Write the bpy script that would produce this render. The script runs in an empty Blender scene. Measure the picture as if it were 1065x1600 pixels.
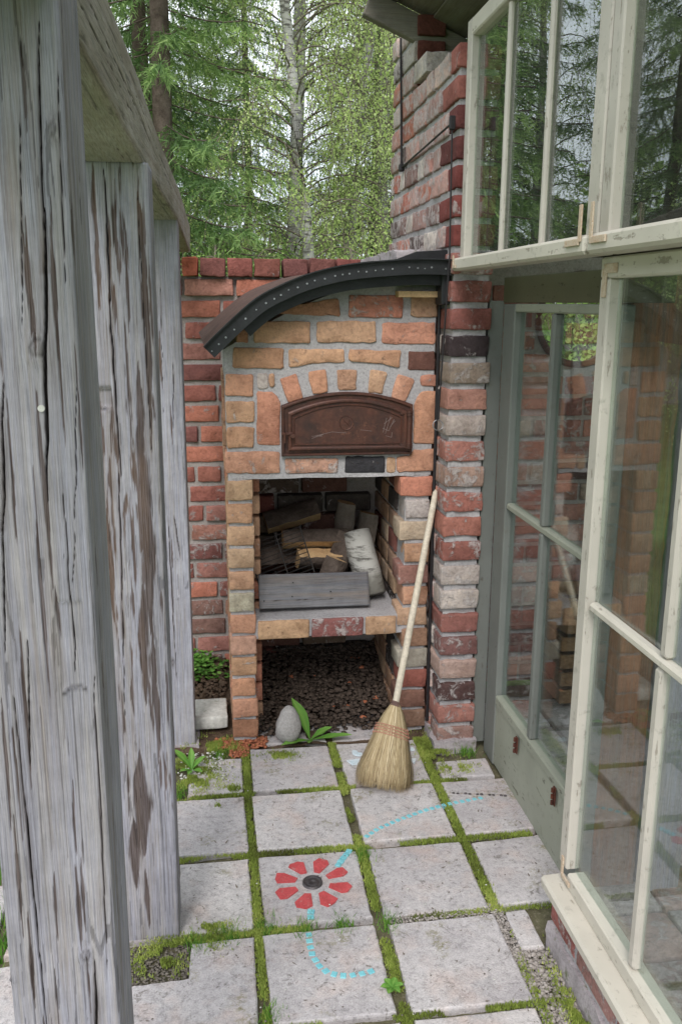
import bpy, math, random
import numpy as np
from mathutils import Vector, Matrix
random.seed(7); RNG = np.random.default_rng(7)
SC = bpy.context.scene
COL = SC.collection
PI = math.pi

# ------------------------------------------------------------------ camera
CF, CX, CY, CH = 1383.0, 532.5, 800.0, 1.6
def _u(v):
    v = np.array(v, float); return v/np.linalg.norm(v)
_Y = _u([331-CX, 472-CY, CF]); _D = _u([495-CX, 6600-CY, CF]); _D = _u(_D-_D.dot(_Y)*_Y)
_X = np.cross(_D, _Y); _X = _X if _X[0] > 0 else -_X
RW = np.array([_X, _Y, -_D])                       # camera axes -> world axes
def _ray(px, py): return RW @ _u([px-CX, py-CY, CF])
def at_y(px, py, y): d = _ray(px, py); return Vector((0, 0, CH)) + Vector(d*(y/d[1]))
def at_x(px, py, x): d = _ray(px, py); return Vector((0, 0, CH)) + Vector(d*(x/d[0]))
def at_z(px, py, z=0.0): d = _ray(px, py); return Vector((0, 0, CH)) + Vector(d*((z-CH)/d[2]))
cam_d = bpy.data.cameras.new('camera'); cam = bpy.data.objects.new('camera', cam_d); COL.objects.link(cam)
r_, u_, b_ = RW @ np.array([1, 0, 0]), RW @ np.array([0, -1, 0]), RW @ np.array([0, 0, -1])
M = Matrix(((r_[0], u_[0], b_[0], 0), (r_[1], u_[1], b_[1], 0), (r_[2], u_[2], b_[2], CH), (0, 0, 0, 1)))
cam.matrix_world = M
cam_d.sensor_fit = 'VERTICAL'; cam_d.sensor_height = 36; cam_d.sensor_width = 24
cam_d.lens = CF/1600*36; cam_d.clip_start = 0.02; cam_d.clip_end = 900
SC.camera = cam

# ------------------------------------------------------------------ world, sun, exposure
SUN_EL, SUN_AZ = math.radians(44), math.radians(196)
w = bpy.data.worlds.new('World'); SC.world = w; w.use_nodes = True
nt = w.node_tree; nt.nodes.clear()
out = nt.nodes.new('ShaderNodeOutputWorld')
sky = nt.nodes.new('ShaderNodeTexSky'); sky.sky_type = 'NISHITA'; sky.sun_disc = False
sky.sun_elevation = SUN_EL; sky.sun_rotation = SUN_AZ
bg1 = nt.nodes.new('ShaderNodeBackground'); bg1.inputs['Strength'].default_value = 0.10
nt.links.new(sky.outputs[0], bg1.inputs['Color'])
# broken white overcast in front of the blue
tc = nt.nodes.new('ShaderNodeTexCoord'); mp = nt.nodes.new('ShaderNodeMapping'); mp.inputs['Scale'].default_value = (1, 1, 2.2)
nz = nt.nodes.new('ShaderNodeTexNoise'); nz.inputs['Scale'].default_value = 2.3; nz.inputs['Detail'].default_value = 6
rp = nt.nodes.new('ShaderNodeValToRGB'); rp.color_ramp.elements[0].position = .3; rp.color_ramp.elements[0].color = (.60, .67, .78, 1)
rp.color_ramp.elements[1].position = .7; rp.color_ramp.elements[1].color = (.95, .98, 1, 1)
bg2 = nt.nodes.new('ShaderNodeBackground'); bg2.inputs['Strength'].default_value = 1.0
mx = nt.nodes.new('ShaderNodeMixShader'); mx.inputs[0].default_value = .92
nt.links.new(tc.outputs['Generated'], mp.inputs[0]); nt.links.new(mp.outputs[0], nz.inputs['Vector'])
nt.links.new(nz.outputs[0], rp.inputs[0]); nt.links.new(rp.outputs[0], bg2.inputs['Color'])
nt.links.new(bg1.outputs[0], mx.inputs[1]); nt.links.new(bg2.outputs[0], mx.inputs[2]); nt.links.new(mx.outputs[0], out.inputs[0])
sd = bpy.data.lights.new('sun', 'SUN'); sd.energy = 1.5; sd.angle = math.radians(24); sd.color = (1, .97, .94)
so = bpy.data.objects.new('sun', sd); COL.objects.link(so)
sdir = Vector((math.sin(SUN_AZ)*math.cos(SUN_EL), math.cos(SUN_AZ)*math.cos(SUN_EL), math.sin(SUN_EL)))
so.rotation_euler = sdir.to_track_quat('Z', 'Y').to_euler()
so.location = (0, -2, 6)
SC.view_settings.view_transform = 'Standard'; SC.view_settings.look = 'None'
SC.view_settings.exposure = 1.0; SC.view_settings.gamma = 1.0; SC.view_settings.use_curve_mapping = False
SC.render.engine = 'CYCLES'
SC.cycles.max_bounces = 8; SC.cycles.transparent_max_bounces = 16; SC.cycles.transmission_bounces = 6; SC.cycles.glossy_bounces = 4
SC.cycles.diffuse_bounces = 4

# ------------------------------------------------------------------ numpy noise
def _hash(ix, iy, iz, seed):
    h = (ix.astype(np.int64)*374761393 + iy.astype(np.int64)*668265263 + iz.astype(np.int64)*2147483647 + seed*974711) & 0xffffffff
    h = ((h ^ (h >> 13))*1274126177) & 0xffffffff
    h = ((h ^ (h >> 16))*2246822519) & 0xffffffff
    return ((h ^ (h >> 15)) & 0xffff)/65535.0
def vnoise(x, y, z=0.0, seed=0):
    x, y, z = np.broadcast_arrays(np.asarray(x, float), np.asarray(y, float), np.asarray(z, float))
    ix, iy, iz = np.floor(x), np.floor(y), np.floor(z)
    fx, fy, fz = x-ix, y-iy, z-iz
    fx, fy, fz = fx*fx*(3-2*fx), fy*fy*(3-2*fy), fz*fz*(3-2*fz)
    r = 0
    for dx in (0, 1):
        for dy in (0, 1):
            for dz in (0, 1):
                r = r + _hash(ix+dx, iy+dy, iz+dz, seed)*(fx if dx else 1-fx)*(fy if dy else 1-fy)*(fz if dz else 1-fz)
    return r
def fbm(x, y, z=0.0, o=4, seed=0):
    r = 0; a = .5; t = 0
    for i in range(o):
        s = 2.03**i; r = r + a*vnoise(np.asarray(x)*s+i*7.3, np.asarray(y)*s+i*3.1, np.asarray(z)*s+i*5.7, seed+i); t += a; a *= .55
    return r/t
def sstep(a, b, x): t = np.clip((x-a)/(b-a), 0, 1); return t*t*(3-2*t)

# ------------------------------------------------------------------ materials
def lin(c):
    return tuple((v/12.92 if v <= .04045 else ((v+.055)/1.055)**2.4) for v in [k/255 for k in c])
class G:
    """tiny node-graph helper"""
    def __init__(s, name, rough=.85, spec=.3):
        s.m = bpy.data.materials.new(name); s.m.use_nodes = True; s.t = s.m.node_tree; s.t.nodes.clear()
        s.out = s.n('OutputMaterial'); s.b = s.n('BsdfPrincipled'); s.b.inputs['Roughness'].default_value = rough
        s.b.inputs['Specular IOR Level'].default_value = spec
        s.l(s.b.outputs[0], s.out.inputs[0]); s.tc = s.n('TexCoord'); s.oi = None
    def n(s, t): return s.t.nodes.new('ShaderNode'+t)
    def l(s, a, b): s.t.links.new(a, b)
    def set(s, sock, v):
        if isinstance(v, bpy.types.NodeSocket): s.l(v, sock)
        elif isinstance(v, (tuple, list)): sock.default_value = (*v, 1) if len(v) == 3 and sock.type == 'RGBA' else v
        else: sock.default_value = v
    def vec(s, scale=(1, 1, 1), src='Object', rnd=False):
        mp = s.n('Mapping'); mp.inputs['Scale'].default_value = scale if isinstance(scale, tuple) else (scale,)*3
        s.l(s.tc.outputs[src], mp.inputs[0])
        if rnd:
            if not s.oi: s.oi = s.n('ObjectInfo')
            k = s.math('MULTIPLY', s.oi.outputs['Random'], 37.0)
            cb = s.n('CombineXYZ'); [s.l(k, cb.inputs[i]) for i in range(3)]; s.l(cb.outputs[0], mp.inputs['Location'])
        return mp.outputs[0]
    def noise(s, vec, scale=5, detail=5, rough=.6, dist=0):
        k = s.n('TexNoise'); s.l(vec, k.inputs['Vector']); k.inputs['Scale'].default_value = scale
        k.inputs['Detail'].default_value = detail; k.inputs['Roughness'].default_value = rough; k.inputs['Distortion'].default_value = dist
        return k.outputs[0]
    def vor(s, vec, scale=5, feat='F1'):
        k = s.n('TexVoronoi'); k.feature = feat; s.l(vec, k.inputs['Vector']); k.inputs['Scale'].default_value = scale
        return k.outputs[0]
    def math(s, op, a, b=0.0):
        k = s.n('Math'); k.operation = op; s.set(k.inputs[0], a); s.set(k.inputs[1], b); return k.outputs[0]
    def ramp(s, f, stops):
        k = s.n('ValToRGB'); e = k.color_ramp.elements
        while len(e) < len(stops): e.new(.5)
        for q, (p, c) in zip(e, stops): q.position = p; q.color = (*c, 1) if isinstance(c, tuple) else (c, c, c, 1)
        s.l(f, k.inputs[0]); return k.outputs[0]
    def mix(s, f, a, b, mode='MIX'):
        k = s.n('Mix'); k.data_type = 'RGBA'; k.blend_type = mode; s.set(k.inputs[0], f); s.set(k.inputs[6], a); s.set(k.inputs[7], b)
        return k.outputs[2]
    def attr(s, name, out='Fac'):
        k = s.n('Attribute'); k.attribute_name = name; return k.outputs[out]
    def bump(s, h, dist=.003, strength=1.0, prev=None):
        k = s.n('Bump'); k.inputs['Distance'].default_value = dist; k.inputs['Strength'].default_value = strength
        s.l(h, k.inputs['Height'])
        if prev is not None: s.l(prev, k.inputs['Normal'])
        return k.outputs[0]
    def done(s, col, nrm=None, rough=None):
        s.set(s.b.inputs['Base Color'], col)
        if nrm is not None: s.l(nrm, s.b.inputs['Normal'])
        if rough is not None: s.set(s.b.inputs['Roughness'], rough)
        return s.m
MAT = {}
def m_brick():
    g = G('fired_brick', .92, .15); v = g.vec(rnd=True)
    if not g.oi: g.oi = g.n('ObjectInfo')
    base = g.oi.outputs['Color']; smear = g.oi.outputs['Alpha']
    n1 = g.noise(v, 14, 6, .65); n2 = g.noise(v, 90, 5, .7); n3 = g.noise(v, 320, 3, .6)
    c = g.mix(1.0, base, g.ramp(n1, [(.25, (.62, .58, .55)), (.55, (1, 1, 1)), (.8, (1.25, 1.2, 1.12))]), 'MULTIPLY')
    c = g.mix(1.0, c, g.ramp(n2, [(.3, .72), (.5, 1.0), (.75, 1.18)]), 'MULTIPLY')
    c = g.mix(g.ramp(g.noise(v, 8, 5, .7, 1.2), [(.5, 0.0), (.66, .45)]), c, g.mix(1.0, c, (.55, .5, .5), 'MULTIPLY'))
    # soot and dark burnt specks
    c = g.mix(g.ramp(g.noise(v, 38, 5, .7), [(.62, 0.0), (.72, .65)]), c, (.05, .035, .03))
    # mortar smears left by the mason
    s1 = g.noise(v, 22, 6, .72, .6); thr = g.math('SUBTRACT', 1.0, g.math('MULTIPLY', smear, .62))
    sm = g.math('MULTIPLY', g.math('GREATER_THAN', s1, g.math('MULTIPLY', thr, .78)), 1.0)
    soft = g.ramp(g.math('SUBTRACT', s1, g.math('MULTIPLY', thr, .72)), [(.0, 0.0), (.07, .75)])
    c = g.mix(soft, c, g.ramp(n2, [(.3, lin((140, 132, 130))), (.7, lin((196, 188, 184)))]))
    h = g.math('ADD', g.math('MULTIPLY', n1, .7), g.math('ADD', g.math('MULTIPLY', n2, .5), g.math('MULTIPLY', n3, .18)))
    pits = g.ramp(g.vor(v, 130), [(.0, 0.0), (.16, 1.0)])
    h = g.math('ADD', h, g.math('MULTIPLY', pits, .12)); h = g.math('ADD', h, g.math('MULTIPLY', soft, .25))
    return g.done(c, g.bump(h, .009, 1.0))
def m_mortar(name, a, b, moss=False):
    g = G(name, .95, .1); v = g.vec()
    n1 = g.noise(v, 7, 6, .7); n2 = g.noise(v, 110, 5, .75)
    c = g.mix(g.ramp(n1, [(.3, 0.0), (.7, 1.0)]), lin(a), lin(b))
    c = g.mix(1.0, c, g.ramp(n2, [(.25, .6), (.5, 1.0), (.8, 1.25)]), 'MULTIPLY')
    c = g.mix(g.ramp(g.vor(v, 160), [(.08, .5), (.2, 0.0)]), c, (.09, .08, .075))
    if moss: c = g.mix(g.ramp(g.noise(v, 16, 5), [(.56, 0.0), (.66, .8)]), c, lin((84, 92, 44)))
    return g.done(c, g.bump(g.math('ADD', n1, g.math('MULTIPLY', n2, .5)), .006, .9))
def m_slab():
    g = G('paving_concrete', .9, .2); v = g.vec(rnd=True)
    n1 = g.noise(v, 5, 6, .65); n2 = g.noise(v, 60, 6, .75); n3 = g.noise(v, 260, 4, .7)
    c = g.mix(g.ramp(n1, [(.3, 0.0), (.7, 1.0)]), lin((170, 165, 166)), lin((198, 193, 192)))
    c = g.mix(g.ramp(g.noise(v, 9, 4), [(.5, 0.0), (.75, .5)]), c, lin((196, 170, 156)))
    c = g.mix(1.0, c, g.ramp(n2, [(.30, .55), (.46, .93), (.75, 1.15)]), 'MULTIPLY')
    c = g.mix(1.0, c, g.ramp(n3, [(.3, .72), (.6, 1.08)]), 'MULTIPLY')
    c = g.mix(g.ramp(g.noise(v, 34, 6, .8, 1.0), [(.58, 0.0), (.64, .75)]), c, lin((104, 98, 92)))
    c = g.mix(g.ramp(g.noise(g.vec((45, 190, 60), rnd=True), 1, 4, .7), [(.64, 0.0), (.70, .55)]), c, lin((88, 82, 78)))
    if not g.oi: g.oi = g.n('ObjectInfo')
    c = g.mix(1.0, c, g.ramp(g.oi.outputs['Random'], [(0.0, (.90, .89, .89)), (.5, (.98, .97, .97)), (1.0, (1.06, 1.05, 1.03))]), 'MULTIPLY')
    # moss nibbling in from random places
    ms = g.math('MULTIPLY', g.ramp(g.noise(v, 6.5, 3, .6), [(.6, 0.0), (.7, 1.0)]), g.ramp(g.noise(v, 70, 5, .8), [(.46, 0.0), (.56, 1.0)]))
    c = g.mix(g.math('MULTIPLY', ms, .7), c, lin((112, 106, 52)))
    h = g.math('ADD', g.math('MULTIPLY', n2, .8), g.math('MULTIPLY', n3, .35))
    return g.done(c, g.bump(h, .004, .85))
def m_wood(name, light=(176, 178, 186), mid=(132, 132, 138), warm=(150, 140, 128), brown=(78, 60, 50), axis=2, green=0.0, fine=1.0):
    """weathered wood; grain runs along the object's `axis`"""
    g = G(name, .88, .2)
    def st(a, b): return tuple(b if i == axis else a for i in range(3))
    f1 = g.noise(g.vec(st(420*fine, 9), rnd=True), 1, 6, .72, .3); f2 = g.noise(g.vec(st(85, 2.0), rnd=True), 1, 6, .68, .15); f3 = g.noise(g.vec(st(7, 1.6), rnd=True), 1, 4, .6)
    c = g.mix(g.ramp(f3, [(.32, 0.0), (.68, 1.0)]), lin(mid), lin(light))
    c = g.mix(g.ramp(f2, [(.42, 0.0), (.62, .7)]), c, lin(warm))
    c = g.mix(1.0, c, g.ramp(f1, [(.30, .48), (.47, .93), (.68, 1.22)]), 'MULTIPLY')
    c = g.mix(g.ramp(f2, [(.31, .5), (.40, 0.0)]), c, lin((104, 97, 93)))
    fb = g.noise(g.vec(st(24, 1.3), rnd=True), 1, 5, .65, .8)
    c = g.mix(g.ramp(fb, [(.53, 0.0), (.68, .55)]), c, lin((124, 110, 98)))
    c = g.mix(1.0, c, g.ramp(g.noise(g.vec(14, rnd=True), 1, 5, .7), [(.3, .84), (.7, 1.1)]), 'MULTIPLY')
    if green: c = g.mix(g.math('MULTIPLY', g.ramp(g.noise(g.vec(6), 1, 4), [(.35, .0), (.6, 1.0)]), green), c, lin((104, 106, 66)))
    wr = g.attr('wear')
    bc = g.mix(g.ramp(f1, [(.35, 0.0), (.7, 1.0)]), tuple(k*.45 for k in lin(brown)), tuple(k*1.3 for k in lin(brown)))
    bc = g.mix(g.ramp(f3, [(.5, 0.0), (.75, .6)]), bc, lin((128, 96, 68)))
    c = g.mix(g.math('MULTIPLY', wr, g.ramp(f1, [(.30, 1.0), (.66, .72)])), c, bc)
    c = g.mix(g.attr('crack'), c, (.012, .009, .008))
    h = g.math('ADD', f1, g.math('MULTIPLY', f2, .8))
    return g.done(c, g.bump(h, .0022, .9))
def m_paint(name, col, under=(120, 112, 98), wear=.55, axis=2):
    g = G(name, .62, .35)
    def st(a, b): return tuple(b if i == axis else a for i in range(3))
    n1 = g.noise(g.vec(st(55, 9), rnd=True), 1, 5, .7); n2 = g.noise(g.vec(30, rnd=True), 1, 6, .7); n3 = g.noise(g.vec(5, rnd=True), 1, 3)
    c = g.mix(g.ramp(n3, [(.3, 0.0), (.7, 1.0)]), lin(col), tuple(k*.82 for k in lin(col)))
    chip = g.ramp(g.math('ADD', g.math('MULTIPLY', n1, .6), g.math('MULTIPLY', n2, .4)), [(wear, 0.0), (wear+.035, 1.0)])
    c = g.mix(g.math('MULTIPLY', chip, .8), c, lin(under))
    c = g.mix(g.ramp(n2, [(.28, .45), (.42, 0.0)]), c, lin((92, 88, 74)))
    h = g.math('SUBTRACT', g.math('MULTIPLY', n1, .3), g.math('MULTIPLY', chip, .5))
    return g.done(c, g.bump(h, .0018, .8), g.ramp(chip, [(0, .55), (1, .9)]))
def m_simple(name, a, b, sc=20, rough=.8, bd=.002, spec=.3, metal=0.0, detail=5, speck=None):
    g = G(name, rough, spec); v = g.vec(rnd=True)
    n = g.noise(v, sc, detail, .65); n2 = g.noise(v, sc*7, 4, .7)
    c = g.mix(g.ramp(n, [(.32, 0.0), (.68, 1.0)]), lin(a), lin(b))
    c = g.mix(1.0, c, g.ramp(n2, [(.3, .75), (.7, 1.15)]), 'MULTIPLY')
    if speck: c = g.mix(g.ramp(g.noise(v, sc*3, 5, .8), [(.58, 0.0), (.66, .8)]), c, lin(speck))
    g.b.inputs['Metallic'].default_value = metal
    return g.done(c, g.bump(g.math('ADD', n, g.math('MULTIPLY', n2, .4)), bd, .8))
def m_leaf(name, a, b, c3, trans=.35, rough=.55):
    """leaf colour varied by the 'tint' attribute, with light passing through"""
    g = G(name, rough, .25); t = g.attr('tint')
    c = g.ramp(t, [(0.0, lin(a)), (.5, lin(b)), (1.0, lin(c3))])
    g.set(g.b.inputs['Base Color'], c)
    tr = g.n('BsdfTranslucent'); g.l(c, tr.inputs[0]); ms = g.n('MixShader'); ms.inputs[0].default_value = trans
    g.l(g.b.outputs[0], ms.inputs[1]); g.l(tr.outputs[0], ms.inputs[2]); g.l(ms.outputs[0], g.out.inputs[0]); return g.m
def m_glass():
    g = G('window_glass', .02); g.t.nodes.remove(g.b)
    lw = g.n('Fresnel'); ge = g.n('NewGeometry'); g.l(g.math('SUBTRACT', 1.52, g.math('MULTIPLY', ge.outputs['Backfacing'], 1.52-1/1.52)), lw.inputs['IOR'])
    gl = g.n('BsdfGlossy'); gl.inputs['Roughness'].default_value = .004; gl.inputs['Color'].default_value = (.97, 1, 1, 1)
    tr = g.n('BsdfTransparent'); tr.inputs['Color'].default_value = (.90, .94, .92, 1)
    bn = g.bump(g.noise(g.vec((3, 3, 1.6), rnd=True), 2.2, 2, .5), .003, .07)
    g.l(bn, gl.inputs['Normal'])
    ms = g.n('MixShader'); g.l(g.math('MINIMUM', g.math('MULTIPLY', lw.outputs[0], 1.1), 1.0), ms.inputs[0])
    g.l(tr.outputs[0], ms.inputs[1]); g.l(gl.outputs[0], ms.inputs[2])
    # thin film of dust and dried rain
    df = g.n('BsdfDiffuse'); df.inputs[0].default_value = (.5, .53, .5, 1); m2 = g.n('MixShader')
    g.l(g.ramp(g.noise(g.vec((40, 40, 4), rnd=True), 1, 5, .7), [(.35, .0), (.8, .045)]), m2.inputs[0])
    g.l(ms.outputs[0], m2.inputs[1]); g.l(df.outputs[0], m2.inputs[2]); g.l(m2.outputs[0], g.out.inputs[0]); return g.m
def m_bark_birch():
    g = G('birch_bark', .8, .2); v = g.vec((6, 6, 26)); v2 = g.vec((3, 3, 2.2))
    n = g.noise(v, 1.2, 5, .7); n2 = g.noise(v2, 1.5, 4, .6)
    c = g.mix(g.ramp(n, [(.5, 0.0), (.6, .85)]), lin((164, 162, 156)), lin((66, 62, 58)))
    c = g.mix(g.ramp(n2, [(.5, 0.0), (.62, .8)]), c, lin((110, 108, 100)))
    return g.done(c, g.bump(n, .01, .6))
MAT['brick'] = m_brick()
MAT['mortar'] = m_mortar('grey_mortar', (152, 149, 150), (174, 170, 170))
MAT['mortar_old'] = m_mortar('old_mortar', (140, 130, 124), (170, 162, 158))
MAT['plaster'] = m_mortar('plinth_render', (148, 140, 142), (176, 168, 170), True)
MAT['slab'] = m_slab()
MAT['post'] = m_wood('weathered_post_wood', (168, 167, 177), (134, 132, 140), (154, 148, 144), (78, 63, 56))
MAT['beam'] = m_wood('weathered_beam_wood', (192, 186, 178), (156, 150, 142), (172, 162, 148), axis=1, green=.25)
MAT['board'] = m_wood('grey_board_wood', (126, 126, 130), (92, 92, 97), (116, 112, 110), axis=0)
MAT['roofboard'] = m_wood('roof_board_wood', (124, 118, 108), (84, 78, 72), (104, 94, 82), axis=1, green=.15)
MAT['bargeboard'] = m_wood('barge_board_wood', (146, 140, 132), (104, 100, 94), (122, 114, 104), axis=0, green=.12)
MAT['darkboard'] = m_wood('darkening_board_wood', (74, 66, 56), (52, 46, 40), (66, 56, 46), axis=0)
MAT['intpost'] = m_wood('indoor_post_wood', (132, 108, 92), (98, 78, 66), (144, 98, 72), axis=2)
MAT['cream'] = m_paint('cream_window_paint', (188, 181, 170), (138, 130, 118), wear=.575)
MAT['cream_y'] = m_paint('cream_sill_paint', (198, 191, 178), (140, 132, 118), wear=.580, axis=1)
MAT['greenpaint'] = m_paint('grey_green_door_paint', (112, 114, 109), (92, 88, 80), wear=.60)
MAT['greenpaint_y'] = m_paint('grey_green_rail_paint', (146, 148, 134), (96, 94, 82), wear=.58, axis=1)
MAT['darkgreen'] = m_paint('dark_green_header_paint', (84, 82, 62), (66, 60, 46), wear=.58, axis=1)
MAT['glass'] = m_glass()
MAT['rust'] = m_simple('rusted_iron', (96, 52, 38), (62, 38, 32), 60, .8, .001)
MAT['rustpaint'] = m_simple('painted_rusty_bracket', (198, 184, 164), (184, 160, 136), 55, .7, .0015, speck=(160, 110, 78))
MAT['iron'] = m_simple('oven_door_iron', (54, 38, 35), (92, 56, 44), 11, .5, .0016, .5, .3, speck=(112, 74, 58))
MAT['blackmetal'] = m_simple('black_sheet_metal', (28, 29, 31), (42, 43, 46), 14, .5, .001, .5, .3)
MAT['roofsheet'] = m_simple('bitumen_roof_sheet', (70, 52, 50), (96, 74, 66), 25, .85, .003, .3)
MAT['zinc'] = m_simple('zinc_rivet', (158, 160, 162), (120, 122, 126), 80, .4, .0005, .5, .6)
MAT['wire'] = m_simple('black_wire', (30, 28, 30), (44, 40, 42), 50, .5, .0005)
MAT['steel'] = m_simple('steel_ring', (170, 170, 172), (130, 130, 132), 60, .3, .0003, .5, .9)
MAT['soil'] = m_simple('dark_soil', (72, 58, 48), (112, 94, 78), 22, .97, .02, .1, speck=(132, 112, 92))
MAT['darkrubble'] = m_simple('dark_rubble', (52, 44, 38), (92, 80, 72), 40, .97, .004, .1, speck=(104, 92, 84))
MAT['greysoil'] = m_simple('grey_soil', (132, 124, 116), (98, 92, 84), 40, .97, .004, .1)
MAT['mossbase'] = m_simple('moss_bed', (112, 108, 84), (88, 82, 66), 30, .97, .006, .1, speck=(146, 138, 122))
MAT['moss'] = m_leaf('moss_blades', (98, 102, 54), (148, 166, 76), (200, 206, 118), .35, .8)
MAT['grassb'] = m_leaf('grass_blades', (52, 92, 30), (92, 142, 50), (140, 176, 82), .4, .6)
MAT['lawn'] = m_simple('lawn_ground', (84, 114, 54), (112, 144, 76), 3, .95, .03, .1)
MAT['gravel'] = m_simple('gravel_road', (138, 134, 130), (160, 156, 150), 5, .95, .02, .1)
MAT['pebble'] = m_simple('pebbles', (126, 118, 112), (176, 168, 162), 60, .85, .001, .3)
MAT['pebble2'] = m_simple('crushed_brick', (176, 112, 82), (142, 84, 62), 60, .9, .001, .2)
MAT['granite'] = m_simple('grey_granite', (142, 138, 136), (172, 168, 164), 120, .85, .002, .3, speck=(104, 100, 98))
MAT['whiteblock'] = m_simple('white_painted_block', (206, 204, 198), (178, 176, 168), 9, .85, .003, .2, speck=(146, 146, 130))
MAT['weed'] = m_leaf('weed_leaf', (58, 96, 34), (92, 140, 56), (132, 172, 84), .3, .5)
MAT['spruce'] = m_leaf('spruce_needles', (50, 68, 46), (98, 126, 74), (172, 196, 122), .4, .6)
MAT['birch'] = m_leaf('birch_leaves', (146, 170, 94), (194, 212, 132), (230, 240, 178), .6, .5)
MAT['bush'] = m_leaf('bush_leaves', (108, 138, 74), (152, 184, 102), (200, 222, 142), .55, .5)
MAT['sprucebark'] = m_simple('spruce_bark', (72, 62, 56), (108, 96, 88), 12, .95, .02, .1)
MAT['birchbark'] = m_bark_birch()
MAT['twig'] = m_simple('birch_twigs', (96, 88, 80), (124, 114, 104), 12, .9, .004, .1)
MAT['red'] = m_simple('red_ceramic', (192, 80, 82), (172, 66, 68), 30, .6, .0012, .4, speck=(170, 128, 122))
MAT['turq'] = m_simple('turquoise_ceramic', (132, 196, 202), (104, 176, 188), 60, .5, .0006, .4, speck=(160, 186, 184))
MAT['discmetal'] = m_simple('dark_cast_disc', (70, 64, 66), (98, 92, 92), 60, .45, .001, .5, .5)
MAT['porcelain'] = m_simple('white_porcelain', (226, 230, 232), (196, 214, 222), 30, .2, .0002, .6)
MAT['firewood'] = m_simple('split_firewood', (208, 176, 134), (176, 144, 106), 26, .85, .002, .2)
MAT['blackgrate'] = m_simple('sooty_grate', (26, 24, 24), (40, 36, 34), 40, .7, .0006)
MAT['straw'] = m_leaf('broom_straw', (118, 100, 74), (176, 156, 120), (218, 202, 168), .15, .6)
MAT['twine'] = m_simple('faded_red_twine', (168, 112, 96), (186, 140, 118), 90, .9, .0005)
MAT['handle'] = m_simple('bare_broom_handle', (208, 198, 180), (180, 168, 150), 12, .6, .0008)
MAT['crate'] = m_simple('crate_wood', (150, 116, 82), (116, 86, 60), 14, .85, .002)
MAT['cablecoil'] = m_simple('binding_wire', (120, 92, 84), (90, 72, 68), 90, .6, .0005)
MAT['housewall'] = m_simple('far_house_wall', (176, 170, 160), (160, 154, 146), 2, .9, .004)
MAT['houseroof'] = m_simple('far_house_roof', (98, 98, 102), (120, 120, 124), 2, .9, .01)

# ------------------------------------------------------------------ object helpers
def tag(o, label=None, cat=None, group=None, kind=None):
    if label: o['label'] = label
    if cat: o['category'] = cat
    if group: o['group'] = group
    if kind: o['kind'] = kind
    return o
def link(name, me, parent=None, loc=None):
    o = bpy.data.objects.new(name, me); COL.objects.link(o)
    if loc is not None: o.location = loc
    if parent is not None: o.parent = parent
    return o
def thing(name, label, cat, loc=(0, 0, 0), group=None):
    o = bpy.data.objects.new(name, None); COL.objects.link(o); o.location = loc; o.empty_display_size = .1
    tag(o, label, cat, group); return o
def mesh(name, V, F, mat, smooth=True, attrs=None):
    me = bpy.data.meshes.new(name)
    V = np.asarray(V, np.float32)
    if isinstance(F, np.ndarray):
        k = F.shape[1]; nf = len(F)
        me.vertices.add(len(V)); me.vertices.foreach_set('co', V.ravel())
        me.loops.add(nf*k); me.loops.foreach_set('vertex_index', F.ravel().astype(np.int32))
        me.polygons.add(nf); me.polygons.foreach_set('loop_start', np.arange(0, nf*k, k, dtype=np.int32))
        me.update(calc_edges=True); me.validate()
    else:
        me.from_pydata([tuple(map(float, v)) for v in V], [], F)
    if mat is not None: me.materials.append(MAT[mat] if isinstance(mat, str) else mat)
    if smooth: me.polygons.foreach_set('use_smooth', np.ones(len(me.polygons), bool))
    if attrs:
        for k, a in attrs.items():
            at = me.attributes.new(k, 'FLOAT', 'POINT'); at.data.foreach_set('value', np.asarray(a, np.float32))
    me.update(); return me
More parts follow.
